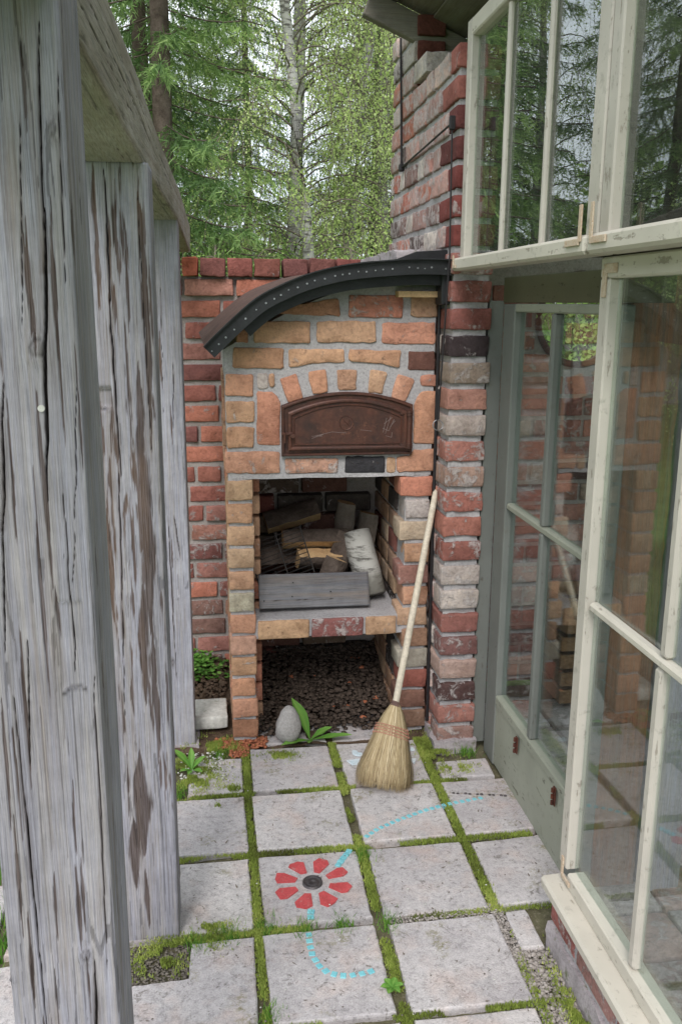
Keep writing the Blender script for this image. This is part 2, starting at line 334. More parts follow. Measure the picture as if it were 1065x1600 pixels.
class MB:
    """collects shapes into one mesh"""
    def __init__(s): s.v = []; s.f = []
    def add(s, V, F):
        o = len(s.v); s.v += [tuple(v) for v in V]; s.f += [tuple(i+o for i in f) for f in F]; return s
    def box(s, c, d, bev=.0, rot=None):
        hx, hy, hz = d[0]/2, d[1]/2, d[2]/2
        b = min(bev, hx*.9, hy*.9, hz*.9)
        V = []; idx = {}
        if b <= 0:
            V = [(x, y, z) for x in (-hx, hx) for y in (-hy, hy) for z in (-hz, hz)]
            F = [(0, 1, 3, 2), (4, 6, 7, 5), (0, 4, 5, 1), (2, 3, 7, 6), (0, 2, 6, 4), (1, 5, 7, 3)]
        else:
            for sx in (-1, 1):
                for sy in (-1, 1):
                    for sz in (-1, 1):
                        for a in range(3):
                            p = [sx*(hx-b), sy*(hy-b), sz*(hz-b)]; p[a] = (sx, sy, sz)[a]*(hx, hy, hz)[a]
                            idx[(sx, sy, sz, a)] = len(V); V.append(tuple(p))
            F = []
            for a in range(3):
                o1, o2 = [k for k in range(3) if k != a]
                for sg in (-1, 1):
                    q = []
                    for s1, s2 in ((-1, -1), (1, -1), (1, 1), (-1, 1)):
                        k = [0, 0, 0]; k[a] = sg; k[o1] = s1; k[o2] = s2; q.append(idx[(*k, a)])
                    F.append(tuple(q))
                for s1 in (-1, 1):
                    for s2 in (-1, 1):
                        k0 = [0, 0, 0]; k1 = [0, 0, 0]; k0[o1] = k1[o1] = s1; k0[o2] = k1[o2] = s2; k0[a] = -1; k1[a] = 1
                        F.append((idx[(*k0, o1)], idx[(*k1, o1)], idx[(*k1, o2)], idx[(*k0, o2)]))
            for sx in (-1, 1):
                for sy in (-1, 1):
                    for sz in (-1, 1): F.append(tuple(idx[(sx, sy, sz, a)] for a in range(3)))
        R = rot if rot is not None else Matrix.Identity(3)
        s.add([tuple((R @ Vector(v)) + Vector(c)) for v in V], F); return s
    def tube(s, pts, r, n=8, cap=True):
        pts = [Vector(p) for p in pts]; rr = r if isinstance(r, (list, tuple)) else [r]*len(pts)
        V = []; up = Vector((0, 0, 1))
        for i, p in enumerate(pts):
            t = (pts[min(i+1, len(pts)-1)] - pts[max(i-1, 0)]).normalized()
            a = t.cross(up)
            if a.length < .1: a = t.cross(Vector((1, 0, 0)))
            a.normalize(); b = t.cross(a)
            for k in range(n): V.append(p + (a*math.cos(2*PI*k/n) + b*math.sin(2*PI*k/n))*rr[i])
        F = [(i*n+k, i*n+(k+1) % n, (i+1)*n+(k+1) % n, (i+1)*n+k) for i in range(len(pts)-1) for k in range(n)]
        if cap: F += [tuple(range(n))[::-1], tuple(range((len(pts)-1)*n, len(pts)*n))]
        s.add(V, F); return s
    def prism(s, poly, y0, y1, bev=0.0):
        """poly of (x,z) extruded along y; front at y0"""
        n = len(poly); cxy = (sum(p[0] for p in poly)/n, sum(p[1] for p in poly)/n)
        def ins(p, b):
            dx, dz = p[0]-cxy[0], p[1]-cxy[1]; L = math.hypot(dx, dz) or 1; return (p[0]-dx/L*b, p[1]-dz/L*b)
        V = []
        if bev:
            V += [(ins(p, bev)[0], y0, ins(p, bev)[1]) for p in poly]; V += [(p[0], y0+bev, p[1]) for p in poly]; V += [(p[0], y1, p[1]) for p in poly]; R = 3
        else:
            V += [(p[0], y0, p[1]) for p in poly]; V += [(p[0], y1, p[1]) for p in poly]; R = 2
        F = [(r*n+i, (r+1)*n+i, (r+1)*n+(i+1) % n, r*n+(i+1) % n) for r in range(R-1) for i in range(n)]
        F += [tuple(range(n)), tuple(range((R-1)*n, R*n))[::-1]]
        s.add(V, F); return s
    def build(s, name, mat, parent=None, smooth=False, loc=None):
        me = mesh(name, s.v, s.f, mat, smooth)
        import bmesh
        bm = bmesh.new(); bm.from_mesh(me); bmesh.ops.recalc_face_normals(bm, faces=bm.faces); bm.to_mesh(me); bm.free()
        return link(name, me, parent, loc)
def rbox_mesh(name, d, r, mat, seg=(4, 2, 3), jit=.0015, seed=0, flatfront=False):
    """rounded, slightly uneven block centred on the origin"""
    h = [k/2 for k in d]; rr = [min(r, k*.6) for k in h]
    ax = []
    for a in range(3):
        n = seg[a]; inner = list(np.linspace(-h[a]+rr[a], h[a]-rr[a], n)); ax.append([-h[a]]+inner+[h[a]])
    V = []; idx = {}
    X, Y, Z = ax; nx, ny, nz = len(X), len(Y), len(Z)
    F = []
    def vid(i, j, k):
        key = (i, j, k)
        if key not in idx:
            p = np.array([X[i], Y[j], Z[k]]); q = np.array([min(max(p[a], -h[a]+rr[a]), h[a]-rr[a]) for a in range(3)])
            dd = p-q; L = np.linalg.norm(dd)
            if np.count_nonzero(np.abs(dd) > 1e-9) > 1: p = q+dd/L*min(rr)
            idx[key] = len(V); V.append(p)
        return idx[key]
    for k in (0, nz-1):
        for i in range(nx-1):
            for j in range(ny-1):
                q = (vid(i, j, k), vid(i+1, j, k), vid(i+1, j+1, k), vid(i, j+1, k)); F.append(q if k else q[::-1])
    for j in (0, ny-1):
        for i in range(nx-1):
            for k in range(nz-1):
                q = (vid(i, j, k), vid(i+1, j, k), vid(i+1, j, k+1), vid(i, j, k+1)); F.append(q if not j else q[::-1])
    for i in (0, nx-1):
        for j in range(ny-1):
            for k in range(nz-1):
                q = (vid(i, j, k), vid(i, j+1, k), vid(i, j+1, k+1), vid(i, j, k+1)); F.append(q if i else q[::-1])
    V = np.array(V)
    n = [fbm(V[:, 0]*40+a*11, V[:, 1]*40, V[:, 2]*40, 3, seed*7+a) - .5 for a in range(3)]
    V = V + np.stack(n, 1)*jit*4
    return mesh(name, V, F, mat, True)
_bc = {}
def bcol(c):
    c = lin(c); l = .3*c[0]+.55*c[1]+.15*c[2]; return tuple((v*.70+l*.30)*g for v, g in zip(c, (.93, .93, .90)))
def brick(center, d, colr, parent, smear=.25, rot=(0, 0, 0), name='brick', jit=.0016, r=.004):
    key = tuple(round(k/.012) for k in d) + (random.randrange(3), round(jit*1e4))
    if key not in _bc: _bc[key] = (rbox_mesh('brick', d, r, 'brick', (6, 3, 4), jit, len(_bc)), d)
    me, d0 = _bc[key]
    o = link(name, me, parent, center); o.scale = tuple(d[i]/d0[i] for i in range(3)); o.rotation_euler = rot
    c = bcol(colr); k = random.uniform(.88, 1.1); o.color = (c[0]*k, c[1]*k, c[2]*k, max(0, min(1, smear+random.uniform(-.12, .12))))
    return o
def brick_poly(poly, y0, depth, colr, parent, smear=.25, seed=0, name='brick'):
    """brick with an outline of its own in the (x,z) plane, front face at y0"""
    # densify and roughen the outline
    P = []; n = len(poly)
    for i in range(n):
        a, b = poly[i], poly[(i+1) % n]; L = math.hypot(b[0]-a[0], b[1]-a[1]); k = max(2, int(L/.022))
        for t in range(k):
            u = (t+.0)/k
            if t == 0:   # cut the corner
                p0 = poly[i-1]; L0 = math.hypot(p0[0]-a[0], p0[1]-a[1]); c = .005
                P.append((a[0]+(p0[0]-a[0])/L0*c, a[1]+(p0[1]-a[1])/L0*c)); P.append((a[0]+(b[0]-a[0])/L*c, a[1]+(b[1]-a[1])/L*c))
            else: P.append((a[0]+(b[0]-a[0])*u, a[1]+(b[1]-a[1])*u))
    cx_, cz_ = sum(p[0] for p in P)/len(P), sum(p[1] for p in P)/len(P)
    Q = [(p[0]-cx_+random.uniform(-1, 1)*.0022, p[1]-cz_+random.uniform(-1, 1)*.0022) for p in P]
    m = len(Q); V = []
    for rr, yy in ((.0055, 0.0), (.0018, .0012), (.0, .004), (.0, depth)):
        for (x, z) in Q:
            L = math.hypot(x, z); f = max(0, (L-rr)/L); V.append((x*f, yy + (random.uniform(-.0008, .0008) if yy < .01 else 0), z*f))
    V.append((0, random.uniform(-.001, .001), 0)); ce = len(V)-1
    F = [(i, (i+1) % m, ce) for i in range(m)]
    F = [f[::-1] if False else f for f in F]
    F += [(r*m+i, (r+1)*m+i, (r+1)*m+(i+1) % m, r*m+(i+1) % m) for r in range(3) for i in range(m)]
    F += [tuple(range(3*m, 4*m))[::-1]]
    me = mesh('brick', V, F, 'brick', True)
    import bmesh
    bm = bmesh.new(); bm.from_mesh(me); bmesh.ops.recalc_face_normals(bm, faces=bm.faces); bm.to_mesh(me); bm.free()
    o = link(name, me, parent, (cx_, y0, cz_))
    c = bcol(colr); k = random.uniform(.92, 1.08); o.color = (c[0]*k, c[1]*k, c[2]*k, smear); return o
def core(name, x0, x1, y0, y1, z0, z1, mat, parent, cell=.03, jit=.003, holes=None):
    """uneven mortar body: the box between the corners with a roughened skin"""
    nx, ny, nz = [max(1, int(round((b-a)/cell))) for a, b in ((x0, x1), (y0, y1), (z0, z1))]
    V = []; F = []
    def face(o, u, v, nu, nv, flip):
        b = len(V)
        for i in range(nu+1):
            for j in range(nv+1): V.append(tuple(o[k]+u[k]*i/nu+v[k]*j/nv for k in range(3)))
        for i in range(nu):
            for j in range(nv):
                a = b+i*(nv+1)+j; q = (a, a+nv+1, a+nv+2, a+1); F.append(q[::-1] if flip else q)
    dx, dy, dz = x1-x0, y1-y0, z1-z0
    face((x0, y0, z0), (dx, 0, 0), (0, 0, dz), nx, nz, False); face((x0, y1, z0), (dx, 0, 0), (0, 0, dz), nx, nz, True)
    face((x0, y0, z0), (0, dy, 0), (0, 0, dz), ny, nz, True); face((x1, y0, z0), (0, dy, 0), (0, 0, dz), ny, nz, False)
    face((x0, y0, z0), (dx, 0, 0), (0, dy, 0), nx, ny, True); face((x0, y0, z1), (dx, 0, 0), (0, dy, 0), nx, ny, False)
    V = np.array(V); nn = [fbm(V[:, 0]*30, V[:, 1]*30, V[:, 2]*30, 3, 50+a)-.5 for a in range(3)]
    V = V + np.stack(nn, 1)*jit*3
    return link(name, mesh(name, V, F, mat, True), parent)
def wobbly_plane(x0, x1, y0, y1, z, cell, amp, fr=8, seed=3):
    nx, ny = int((x1-x0)/cell)+1, int((y1-y0)/cell)+1
    X, Y = np.meshgrid(np.linspace(x0, x1, nx+1), np.linspace(y0, y1, ny+1), indexing='ij')
    Z = z + (fbm(X*fr, Y*fr, 0, 4, seed)-.5)*2*amp
    V = np.stack([X, Y, Z], -1).reshape(-1, 3); I = np.arange((nx+1)*(ny+1)).reshape(nx+1, ny+1)
    F = np.stack([I[:-1, :-1], I[1:, :-1], I[1:, 1:], I[:-1, 1:]], -1).reshape(-1, 4)
    return V, F

P = .0885      # brick course pitch
# palettes (photo colours of the bricks)
ORANGE = [(204, 128, 88), (214, 148, 104), (198, 138, 98), (212, 158, 116), (206, 122, 86), (192, 142, 104)]
RED = [(172, 92, 76), (188, 104, 82), (160, 86, 76), (208, 114, 82), (146, 82, 76), (180, 110, 96), (194, 124, 104)]
PIERC = [(190, 104, 92), (160, 80, 70), (146, 66, 58), (74, 60, 64), (150, 136, 118), (178, 112, 92), (176, 166, 160), (176, 96, 80), (176, 138, 118), (186, 92, 74), (178, 92, 70),
         (140, 66, 54), (172, 166, 162), (190, 184, 178), (136, 68, 60), (112, 66, 66), (176, 146, 134), (96, 66, 64), (172, 98, 84), (150, 110, 100)]
PINK = [(204, 138, 124), (210, 156, 144), (200, 122, 100), (212, 176, 164), (196, 156, 148), (206, 190, 180), (204, 116, 88), (186, 140, 132)]

# ================================================================== GROUND
V, F = wobbly_plane(-1.0, 1.0, -1.0, 1.0, 0, .05, 0.0)
g_ = MB(); g_.box((0, 100, -.56), (700, 700, 1.0)); gnd = g_.build('ground', 'lawn'); tag(gnd, kind='structure')
rd = MB(); rd.box((-30, 9.75, -.045), (50, 1.3, .03)); o = rd.build('road', 'gravel'); tag(o, kind='structure')
rd = MB(); rd.box((-24, 17.0, -.045), (38, 6.0, .03)); o = rd.build('gravel_yard', 'gravel'); tag(o, kind='structure')
V, F = wobbly_plane(-1.3, .98, -1.6, 4.0, -.022, .03, .012)
bed = link('soil_bed', mesh('soil_bed', V, F, 'mossbase')); tag(bed, kind='structure')
V, F = wobbly_plane(-.35, .85, 3.0, 3.95, -.012, .02, .016, 12, 9)
bed2 = link('bare_soil', mesh('bare_soil', V, F, 'soil')); tag(bed2, kind='structure')

# paving slabs
paving = tag(bpy.data.objects.new('paving', None), kind='structure'); COL.objects.link(paving)
def slab(x0, x1, y0, y1, th=.05, z=0.0, poly=None):
    k = lambda a=.004: random.uniform(-a, a)
    pts = poly or [(x0+k(), y0+k()), (x1+k(), y0+k()), (x1+k(), y1+k()), (x0+k(), y1+k())]
    # dense rough outline
    Q = []; n = len(pts)
    for i in range(n):
        a, b = pts[i], pts[(i+1) % n]; L = math.hypot(b[0]-a[0], b[1]-a[1]); m = max(2, int(L/.02))
        for t in range(m):
            q = .0012 if t else .003
            Q.append((a[0]+(b[0]-a[0])*t/m+random.uniform(-q, q), a[1]+(b[1]-a[1])*t/m+random.uniform(-q, q)))
    c = (sum(p[0] for p in Q)/len(Q), sum(p[1] for p in Q)/len(Q)); m = len(Q); V = []
    for ins, zz in ((.006, 0), (.0015, -.0025), (0, -.007), (0, -th)):
        for (x, y) in Q:
            dx, dy = x-c[0], y-c[1]; L = math.hypot(dx, dy); f = (L-ins)/L; V.append((dx*f, dy*f, zz))
    F = [tuple(range(m))] + [(r*m+i, (r+1)*m+i, (r+1)*m+(i+1) % m, r*m+(i+1) % m) for r in range(3) for i in range(m)]
    me = mesh('slab', V, F, 'slab', False)
    o = link('slab', me, paving, (c[0], c[1], z+random.uniform(-.002, .002))); o.rotation_euler = (random.uniform(-.004, .004), random.uniform(-.004, .004), 0)
    return o
rows = [(2.695, 2.98), (2.36, 2.668), (2.022, 2.328), (1.692, 1.995)]
yy = 1.692
while yy > -1.5: rows.append((yy-.325, yy-.022)); yy -= .327
for ri, (y0, y1) in enumerate(rows):
    for ci, (x0, x1) in enumerate([(-.235, .064), (.092, .383), (.417, .706), (.738, .958)]):
        if ri == 0 and ci == 3: slab(.745, .935, 2.695, 2.81); continue
        if ri == 0 and ci == 0: slab(-.12, .062, 2.70, 2.93); continue
        if ri == 2 and ci == 3: slab(0, 0, 0, 0, poly=[(.735, 2.025), (.905, 2.03), (.960, 2.08), (.960, 2.33), (.74, 2.318)]); continue
        if ri == 3 and ci == 3: slab(.736, .80, 1.86, 2.0, poly=[(.736, 1.858), (.800, 1.858), (.800, 2.003), (.74, 1.999)]); continue
        if ri > 3 and ci == 3: continue
        if ri == 3 and ci == 0: slab(0, 0, 0, 0, poly=[(-.235, 1.69), (.062, 1.692), (.064, 1.99), (-.095, 1.985), (-.10, 1.865), (-.235, 1.855)]); continue
        if ri == 2 and ci == 0: slab(-.135, x1, y0, y1); continue
        slab(x0, x1, y0, y1)
    if ri > 1:
        for xo in (-.56, -.90): slab(xo, xo+.30, y0-.02, y1-.03)
slab(.12, .38, 3.02, 3.20, z=-.006); slab(.41, .62, 3.02, 3.25, z=-.008)

# ------------------------------------------------------------------ moss and grass: little blades
def blades(n, fn, h=(.004, .010), wdt=.0016, lean=.5, name='moss', mat='moss', kind='stuff', seed=1):
    R = np.random.default_rng(seed); x, y, z, hs, tint = fn(n, R); n = len(x)
    a = R.uniform(0, 2*PI, n); H = R.uniform(*h, n)*hs; la = R.uniform(0, 2*PI, n); ll = R.uniform(0, lean, n)*H
    wv = wdt*R.uniform(.6, 1.4, n)*np.clip(hs, .6, 2)
    p0 = np.stack([x-np.cos(a)*wv, y-np.sin(a)*wv, z], 1); p1 = np.stack([x+np.cos(a)*wv, y+np.sin(a)*wv, z], 1)
    p2 = np.stack([x+np.cos(la)*ll, y+np.sin(la)*ll, z+H], 1)
    V = np.stack([p0, p1, p2], 1).reshape(-1, 3); F = np.arange(3*n).reshape(-1, 3)
    t = np.repeat(np.clip(tint, 0, 1), 3)
    return tag(link(name, mesh(name, V, F, mat, False, {'tint': t})), kind=kind)
def joint_pts(n, R):
    xs, ys = [], []
    jx = [(.064, .092), (.383, .417), (.706, .738)]; jy = [(2.668, 2.695), (2.328, 2.36), (1.995, 2.022), (1.67, 1.692), (1.345, 1.367)]
    per = n//12
    for (a, b) in jx:
        k = per*2; y = R.uniform(1.2, 3.0, k); x = R.normal((a+b)/2, (b-a)*.23, k); xs.append(x); ys.append(y)
    for (a, b) in jy:
        k = per; x = R.uniform(-.24, .94, k); y = R.normal((a+b)/2, (b-a)*.23, k); xs.append(x); ys.append(y)
    x = np.concatenate(xs); y = np.concatenate(ys)
    d = fbm(x*7, y*7, 0, 3, 21); right = (x > .70) & (y < 2.0)
    keep = (d > .43) & ~(right & (R.random(len(x)) < .8)) & ~((y < 2.01) & (y > 1.98) & (x > .42) & (R.random(len(x)) < .85)); x, y, d = x[keep], y[keep], d[keep]
    z = np.full(len(x), -.010) + R.uniform(0, .008, len(x)); t = fbm(x*6, y*6, 0, 3, 5)*1.5-.32 + R.normal(0, .14, len(x))
    return x, y, z, .5+d*1.0, t
blades(90000, joint_pts, name='joint_moss', seed=2)
def blobs(spots):
    def fn(n, R):
        xs, ys = [], []; tot = sum(s[2]*s[3] for s in spots)
        for (cx, cy, rx, ry) in spots:
            k = int(n*rx*ry/tot); a = R.uniform(0, 2*PI, k); r = np.abs(R.normal(0, .48, k))
            xs.append(cx+rx*r*np.cos(a)); ys.append(cy+ry*r*np.sin(a))
        x = np.concatenate(xs); y = np.concatenate(ys); d = fbm(x*26, y*26, 0, 4, 33); k = d > .47
        x, y, d = x[k], y[k], d[k]
        return x, y, R.uniform(-.006, .004, len(x)), .5+d, fbm(x*20, y*20, 0, 2, 6)+R.normal(0, .16, len(x))
    return fn
blades(44000, blobs([(-.13, 2.86, .13, .14), (-.10, 1.99, .16, .05), (-.02, 2.62, .02, .02), (.77, 2.86, .09, .07), (.74, 2.95, .05, .10), (.80, 2.75, .10, .05), (-.03, 3.02, .12, .1),
                     (.79, 1.62, .035, .20), (.20, 2.92, .09, .04), (-.06, 2.04, .08, .03), (-.17, 1.93, .08, .07), (-.10, 2.80, .10, .12), (.02, 2.72, .05, .03)]), name='ground_moss', seed=4)
def lawn_pts(n, R):
    x = R.uniform(-1.6, -.32, n); y = R.uniform(1.2, 5.5, n); 
    onsl = ((x > -.9) & (x < -.6)) | ((x > -.56) & (x < -.26)); k = ~(onsl & (y < 2.3) & (np.abs(((y-1.692+.327*9) % .327)-.0) > .035)); x, y = x[k], y[k]
    return x, y, np.full(len(x), -.03), np.full(len(x), 1.0), fbm(x*4, y*4, 0, 3, 8)+R.normal(0, .15, len(x))
blades(70000, lawn_pts, h=(.03, .07), wdt=.0028, lean=.7, name='lawn_grass', mat='grassb', seed=5)
def tuft_pts(n, R):
    c = [(.10, 1.47), (.09, 1.72), (.1, 1.62), (.10, 2.02), (.40, 1.55), (.42, 2.0), (.40, 2.3), (-.22, 2.70), (-.16, 2.72), (-.02, 2.95), (.03, 3.0), (-.08, 1.98), (.30, 2.0), (.2, 2.0), (.0, 2.0), (-.2, 2.62), (.88, 2.87), (.09, 1.55)]
    i = R.integers(0, len(c), n); c = np.array(c)[i]; x = c[:, 0]+R.normal(0, .016, n); y = c[:, 1]+R.normal(0, .022, n)
    return x, y, np.full(n, -.01), np.full(n, 1.0), R.uniform(.2, 1, n)
blades(2600, tuft_pts, h=(.012, .038), wdt=.0014, lean=.9, name='grass_tufts', mat='grassb', seed=6)

# pebbles / debris as rough little polyhedra joined in one mesh
def pebbles(n, fn, size, name, mat, seed=1):
    R = np.random.default_rng(seed); x, y, z = fn(n, R); n = len(x)
    base = np.array([(1, 0, 0), (-1, 0, 0), (0, 1, 0), (0, -1, 0), (0, 0, 1), (0, 0, -1), (.6, .6, .55), (-.6, .6, .5), (.6, -.6, .5), (-.6, -.6, .55)], float)
    fc = np.array([(0, 6, 8), (4, 8, 6), (4, 6, 7), (2, 7, 6), (0, 2, 6), (1, 9, 7), (4, 7, 9), (4, 9, 8), (3, 8, 9), (0, 8, 3), (1, 3, 9), (1, 7, 2), (0, 5, 2), (5, 1, 2), (0, 3, 5), (1, 5, 3)])
    s = R.uniform(size[0], size[1], n)**1.0; sc = np.stack([s*R.uniform(.7, 1.3, n), s*R.uniform(.7, 1.3, n), s*R.uniform(.4, .8, n)], 1)
    V = base[None]*R.uniform(.75, 1.2, (n, 10, 1)); a = R.uniform(0, 2*PI, n); ca, sa = np.cos(a)[:, None], np.sin(a)[:, None]
    V = V*sc[:, None, :]; V = np.stack([V[..., 0]*ca-V[..., 1]*sa, V[..., 0]*sa+V[..., 1]*ca, V[..., 2]], -1) + np.stack([x, y, z], 1)[:, None]
    F = (fc[None]+np.arange(n)[:, None, None]*10).reshape(-1, 3)
    return tag(link(name, mesh(name, V.reshape(-1, 3), F, mat, False)), kind='stuff')
def box_pts(x0, x1, y0, y1, z=-.006):
    return lambda n, R: (R.uniform(x0, x1, n), R.uniform(y0, y1, n), np.full(n, z)+R.uniform(-.004, .004, n))
pebbles(2400, box_pts(.715, .81, 1.0, 1.86, -.012), (.003, .009), 'gravel', 'pebble', 1)
pebbles(500, box_pts(.706, .738, 1.8, 2.05, -.008), (.002, .006), 'joint_gravel', 'pebble', 2)
pebbles(300, box_pts(.42, .72, 1.996, 2.02, -.004), (.002, .005), 'fine_gravel', 'pebble', 3)
pebbles(160, box_pts(-.16, .0, 2.78, 2.98, .002), (.002, .006), 'white_grit', 'whiteblock', 4)
pebbles(500, box_pts(-.03, .16, 3.0, 3.08, -.002), (.003, .010), 'brick_dust', 'pebble2', 5)
pebbles(420, box_pts(.02, .09, 2.93, 3.02, .0), (.002, .006), 'brick_crumbs', 'pebble2', 6)
pebbles(900, box_pts(-.2, .02, 3.22, 3.86, .004), (.004, .016), 'debris', 'soil', 7)
pebbles(4200, lambda n, R: (lambda x, y: (x, y, (y-3.1)*.30+R.uniform(-.01, .02, n)))(R.uniform(.13, .66, n), 3.08+.5*R.uniform(0, 1, n)**.8), (.003, .015), 'oven_rubble', 'darkrubble', 8)
pebbles(16, lambda n, R: (lambda x, y: (x, y, (y-3.1)*.30+R.uniform(0, .02, n)))(R.uniform(.15, .62, n), R.uniform(3.1, 3.5, n)), (.006, .02), 'rubble_chips', 'pebble2', 9)
pebbles(700, box_pts(-.25, -.10, 1.86, 2.0, -.014), (.002, .006), 'joint_soil', 'greysoil', 12)
pebbles(350, box_pts(-.24, .9, 1.25, 2.95, .0005), (.0012, .003), 'dirt_crumbs', 'greysoil', 13)
pebbles(90, box_pts(-.24, .9, 1.3, 2.95, .002), (.0015, .0035), 'paving_crumbs', 'whiteblock', 10)

def litter(n=260):
    R_ = random.Random(12); m_ = MB()
    for _ in range(n):
        x, y, a, L_ = R_.uniform(-.24, .93), R_.uniform(1.2, 2.98), R_.uniform(0, 6.3), R_.uniform(.003, .012); w_ = R_.uniform(.0006, .003); c_, s_ = math.cos(a), math.sin(a)
        m_.add([(x-s_*w_, y+c_*w_, .003), (x+c_*L_, y+s_*L_, .004+R_.uniform(0, .003)), (x+s_*w_, y-c_*w_, .003), (x-c_*L_*.6, y-s_*L_*.6, .003)], [(0, 1, 2, 3)])
    return m_.build('needle_litter', 'twig')
tag(litter(), kind='stuff')
# ================================================================== OVEN
OY = 3.05
oven = thing('brick_oven', 'orange brick oven with arched iron door, wood shelf and curved black roof', 'oven', (.4, OY, 0))
def adopt(o, parent):      # keep world place while parenting to an empty that has been moved
    o.parent = parent; o.matrix_parent_inverse = Matrix.Translation(-parent.location) if parent.type == 'EMPTY' else Matrix.Identity(4); return o
def opx(p, y=OY): v = at_y(p[0], p[1], y); return (v.x, v.z)
ov_parts = []
def ob(pxpoly, colr, smear=.2):
    if sum(colr) > 330: colr = tuple(.65*a+.35*b for a, b in zip(colr, (212, 150, 110)))
    pts = [opx(p) for p in pxpoly]; o = brick_poly(pts, OY+random.uniform(-.003, .0015), .10, colr, None, smear); ov_parts.append(o)
def obr(x0, y0, x1, y1, colr, smear=.2): ob([(x0, y0), (x1, y0+random.uniform(-1, 1)), (x1+random.uniform(-1, 1), y1), (x0, y1+random.uniform(-1, 1))], colr, smear)
# courses above the door (pixel corners lie on the oven's front plane)
ob([(440, 478), (530, 466), (532, 494), (440, 491), (425, 487)], (200, 128, 84))
obr(545, 461, 629, 496, (190, 98, 74), .45); obr(642, 462, 682, 496, (186, 142, 104), .35)
ob([(372, 516), (388, 506), (388, 536), (368, 534)], (190, 122, 80))
obr(397, 502, 485, 536, (206, 150, 104)); obr(495, 502, 587, 535, (208, 158, 114)); obr(597, 504, 681, 538, (212, 128, 98), .3)
obr(364, 543, 443, 576, (192, 134, 88)); ob([(451, 546), (538, 546), (538, 567), (500, 567), (451, 574)], (200, 148, 100)); ob([(545, 546), (627, 548), (624, 575), (596, 569), (545, 564)], (200, 142, 96)); obr(638, 549, 680, 578, (120, 74, 62), .2)
obr(352, 585, 396, 619, (214, 140, 98)); obr(402, 583, 419, 608, (206, 188, 178), .9); obr(420, 584, 429, 604, (190, 140, 100))
ob([(401, 612), (427, 613), (438, 628), (438, 697), (402, 695)], (220, 130, 94))
for cx_, cy_, w_, h_, a_, c_ in ((456, 607, 26, 40, -17, (208, 124, 88)), (498, 597, 27, 36, -8, (204, 132, 88)), (542, 594, 31, 32, 0, (176, 128, 94)), (589, 597, 25, 36, 10, (204, 158, 116)), (628, 607, 26, 38, 19, (206, 136, 102))):
    a = math.radians(a_); q = [(-w_/2*1.08, -h_/2), (w_/2*1.08, -h_/2), (w_/2*.9, h_/2), (-w_/2*.9, h_/2)]
    ob([(cx_+x*math.cos(a)-y*math.sin(a), cy_+x*math.sin(a)+y*math.cos(a)) for x, y in q], c_)
obr(657, 586, 683, 604, (200, 116, 92), .3)
ob([(657, 612), (683, 611), (682, 694), (646, 694), (646, 632)], (204, 134, 92))
obr(353, 627, 397, 660, (200, 148, 102)); obr(354, 667, 397, 700, (200, 142, 94))
obr(352, 706, 438, 740, (216, 144, 108), .3); obr(445, 716, 528, 739, (196, 140, 118), .5); obr(539, 713, 602, 739, (62, 60, 66), .2); obr(604, 715, 618, 739, (190, 150, 108)); ob([(620, 714), (641, 712), (646, 703), (682, 702), (681, 735), (620, 738)], (208, 136, 98))
# pillars: twelve courses each
zt = 1.000; pitch = (1.0-.01)/12
lc = [(196, 152, 108), (200, 144, 100), (206, 156, 112), (186, 146, 108), (206, 150, 108), (178, 166, 140), (212, 144, 104), (196, 140, 112), (204, 148, 100), (200, 134, 90), (196, 132, 96), (176, 116, 78)]
rc = [(202, 118, 86), (196, 170, 158), (186, 160, 132), (200, 146, 104), (170, 112, 98), (208, 146, 108), (196, 150, 112), (190, 138, 102), (166, 156, 140), (176, 92, 74), (138, 92, 74), (150, 110, 86)]
for k in range(12):
    z = zt-pitch*(k+.5); h = pitch-.013
    x0, x1 = .034+random.uniform(-.003, .003), .128+random.uniform(-.006, .006)
    ov_parts.append(brick(((x0+x1)/2, OY+.057+random.uniform(-.004, .003), z), (x1-x0, .12, h), lc[k], None, .18, (0, random.uniform(-.02, .02), random.uniform(-.03, .03)), jit=.0026, r=.005))
    # the left flank, seen from the side
    for j in range(3):
        ya = OY+.13+j*.14; ov_parts.append(brick((.094, ya+.065, z), (.12, .128, h), random.choice(ORANGE), None, .3, (0, 0, random.uniform(-.02, .02))))
    x0, x1 = (.668 if k % 2 else .650)+random.uniform(-.005, .005), .765+random.uniform(-.004, .003)
    ov_parts.append(brick(((x0+x1)/2, OY+.057+random.uniform(-.004, .003), z), (x1-x0, .12, h), rc[k], None, .9 if k == 1 else .25, (0, random.uniform(-.015, .015), random.uniform(-.03, .03)), jit=.0026, r=.005))
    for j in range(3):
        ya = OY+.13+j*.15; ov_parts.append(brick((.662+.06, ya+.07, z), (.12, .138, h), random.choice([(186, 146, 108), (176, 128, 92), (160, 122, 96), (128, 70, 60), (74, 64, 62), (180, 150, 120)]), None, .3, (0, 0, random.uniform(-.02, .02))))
for k in range(4):       # flank above the opening
    for j in range(3):
        ov_parts.append(brick((.088, OY+.19+j*.15, 1.0+P*(k+.5)-(.0)), (.12, .138, P-.014), random.choice(ORANGE), None, .3))
for (a, b, c_) in ((403, 483, (202, 152, 104)), (487, 567, (148, 82, 78)), (571, 618, (196, 148, 104))):      # shelf edge
    p0, p1 = opx((a, 966)), opx((b, 998)); ov_parts.append(brick(((p0[0]+p1[0])/2, OY+.055, .4355), (p1[0]-p0[0], .12, .070), c_, None, .45 if c_[0] < 160 else .2, r=.005))
